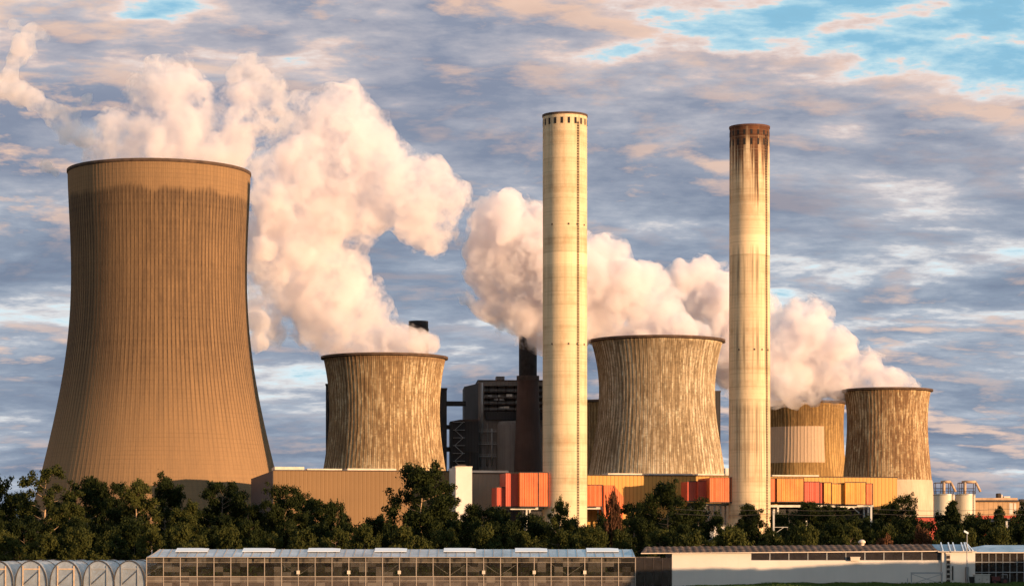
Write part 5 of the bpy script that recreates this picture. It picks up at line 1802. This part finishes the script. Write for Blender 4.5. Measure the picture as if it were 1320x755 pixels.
plume('steam_plume', 'tall white steam plume with a knobbly crest rising out of the largest cooling tower', 'steam plume',
      [(200, 232, 60), (150, 215, 30), (255, 218, 34), (125, 190, 18), (150, 170, 24), (165, 195, 30), (200, 185, 36), (240, 190, 38), (280, 205, 30),
       (300, 190, 24), (195, 120, 25), (215, 100, 21), (203, 92, 15), (235, 130, 34), (225, 160, 38), (262, 150, 27), (182, 112, 14),
       (320, 130, 22), (345, 125, 22), (355, 155, 20), (335, 160, 20), (310, 172, 24), (302, 125, 13)],
      1270, 3, STEAM_SOFT, grow=1.14, slope=-0.1)
plume('steam_wisp', 'small torn puff of pink steam above the plume of the largest cooling tower', 'steam wisp',
      [(318, 85, 17), (336, 96, 13), (303, 98, 11), (324, 72, 8), (350, 108, 8)], 1290, 4, STEAM_THIN, fringe=False)
plume('steam_wisp', 'long orange steam arm bent upward and fraying out beside the largest cooling tower', 'steam wisp',
      [(108, 178, 15), (90, 170, 17), (74, 152, 17), (60, 140, 15), (45, 130, 15), (25, 122, 16), (5, 110, 17), (98, 145, 8), (112, 128, 9),
       (-15, 112, 18), (32, 60, 17), (42, 40, 13), (20, 76, 13), (14, 96, 12), (58, 48, 9), (18, 32, 9), (60, 215, 10), (72, 222, 7)],
      1300, 5, STEAM_THIN, fringe=False, lump=1.2)
plume('steam_wisp', 'thin torn drift of steam bridging the gap between largest tower and broad peach plume', 'steam wisp',
      [(350, 250, 26), (338, 215, 20), (365, 200, 18), (352, 285, 24), (375, 240, 24), (342, 320, 18), (330, 440, 14), (334, 415, 16), (380, 185, 12)],
      1380, 14, STEAM_THIN, fringe=False)
plume('steam_wisp', 'small orange puffs trailing below the dense white plume by the dark brick chimney', 'steam wisp',
      [(600, 384, 9), (610, 392, 9), (622, 399, 10), (636, 405, 11), (650, 414, 12), (662, 424, 10), (643, 428, 6), (592, 380, 6)],
      1440, 15, STEAM_THIN, fringe=False)
plume('steam_plume', 'broad peach coloured steam plume climbing from the squat tower behind the brown hall', 'steam plume',
      [(495, 462, 42), (445, 445, 24), (470, 430, 28), (500, 440, 22), (514, 440, 19), (530, 440, 17), (548, 445, 14), (543, 437, 11), (534, 447, 16), (556, 442, 11), (522, 432, 14), (420, 405, 40), (455, 398, 34), (478, 400, 24),
       (390, 365, 45), (428, 355, 38), (370, 312, 42), (350, 350, 30), (340, 400, 24), (350, 430, 16), (335, 300, 22), (398, 300, 38), (328, 345, 18),
       (430, 270, 42), (470, 262, 36), (420, 230, 44), (400, 190, 37), (430, 162, 38), (450, 132, 20), (430, 130, 18), (385, 172, 18),
       (470, 172, 30), (482, 202, 34), (500, 230, 36), (530, 242, 34), (555, 248, 32), (575, 262, 24), (540, 276, 32), (565, 290, 22), (590, 258, 10),
       (560, 312, 16)],
      1400, 6, STEAM_SOFT, grow=1.18, slope=-0.1)
plume('steam_plume', 'dense white steam plume behind the pale windowed chimney, leaving the streaked tower', 'steam plume',
      [(845, 448, 46), (790, 430, 18), (830, 420, 25), (880, 425, 20), (908, 428, 10), (860, 402, 27), (830, 390, 34), (800, 372, 40), (780, 402, 30),
       (840, 368, 24), (770, 342, 34), (790, 325, 20), (762, 330, 24), (740, 370, 44), (720, 330, 44), (700, 370, 44), (690, 310, 44), (660, 300, 36),
       (650, 272, 27), (630, 312, 30), (625, 282, 20), (660, 256, 15), (640, 346, 34), (620, 330, 17), (672, 355, 32), (650, 390, 26), (680, 410, 26),
       (740, 420, 34), (700, 430, 24), (618, 396, 11), (634, 402, 13), (646, 408, 14)],
      1400, 8, STEAM, slope=-0.08)
plume('steam_plume', 'lilac steam bank between the streaked tower and the soot topped chimney', 'steam plume',
      [(960, 450, 40), (880, 362, 25), (905, 352, 20), (920, 368, 26), (935, 392, 34), (945, 430, 36), (930, 462, 32), (940, 482, 20), (898, 396, 28), (970, 400, 30)],
      1620, 9, STEAM, slope=0.0)
plume('steam_plume', 'low white steam plume trailing from the last tower over its patched neighbour', 'steam plume',
      [(1144, 512, 34), (1030, 402, 17), (1050, 402, 19), (1045, 428, 30), (1015, 442, 34), (1070, 447, 26), (1090, 452, 20), (1010, 482, 34), (1050, 482, 34), (1090, 487, 26),
       (1110, 477, 23), (1125, 472, 15), (1140, 484, 14), (1160, 492, 11), (1180, 498, 6), (1000, 508, 16), (1025, 514, 13), (1050, 514, 10), (1085, 505, 12)],
      1500, 10, STEAM, slope=-0.12)
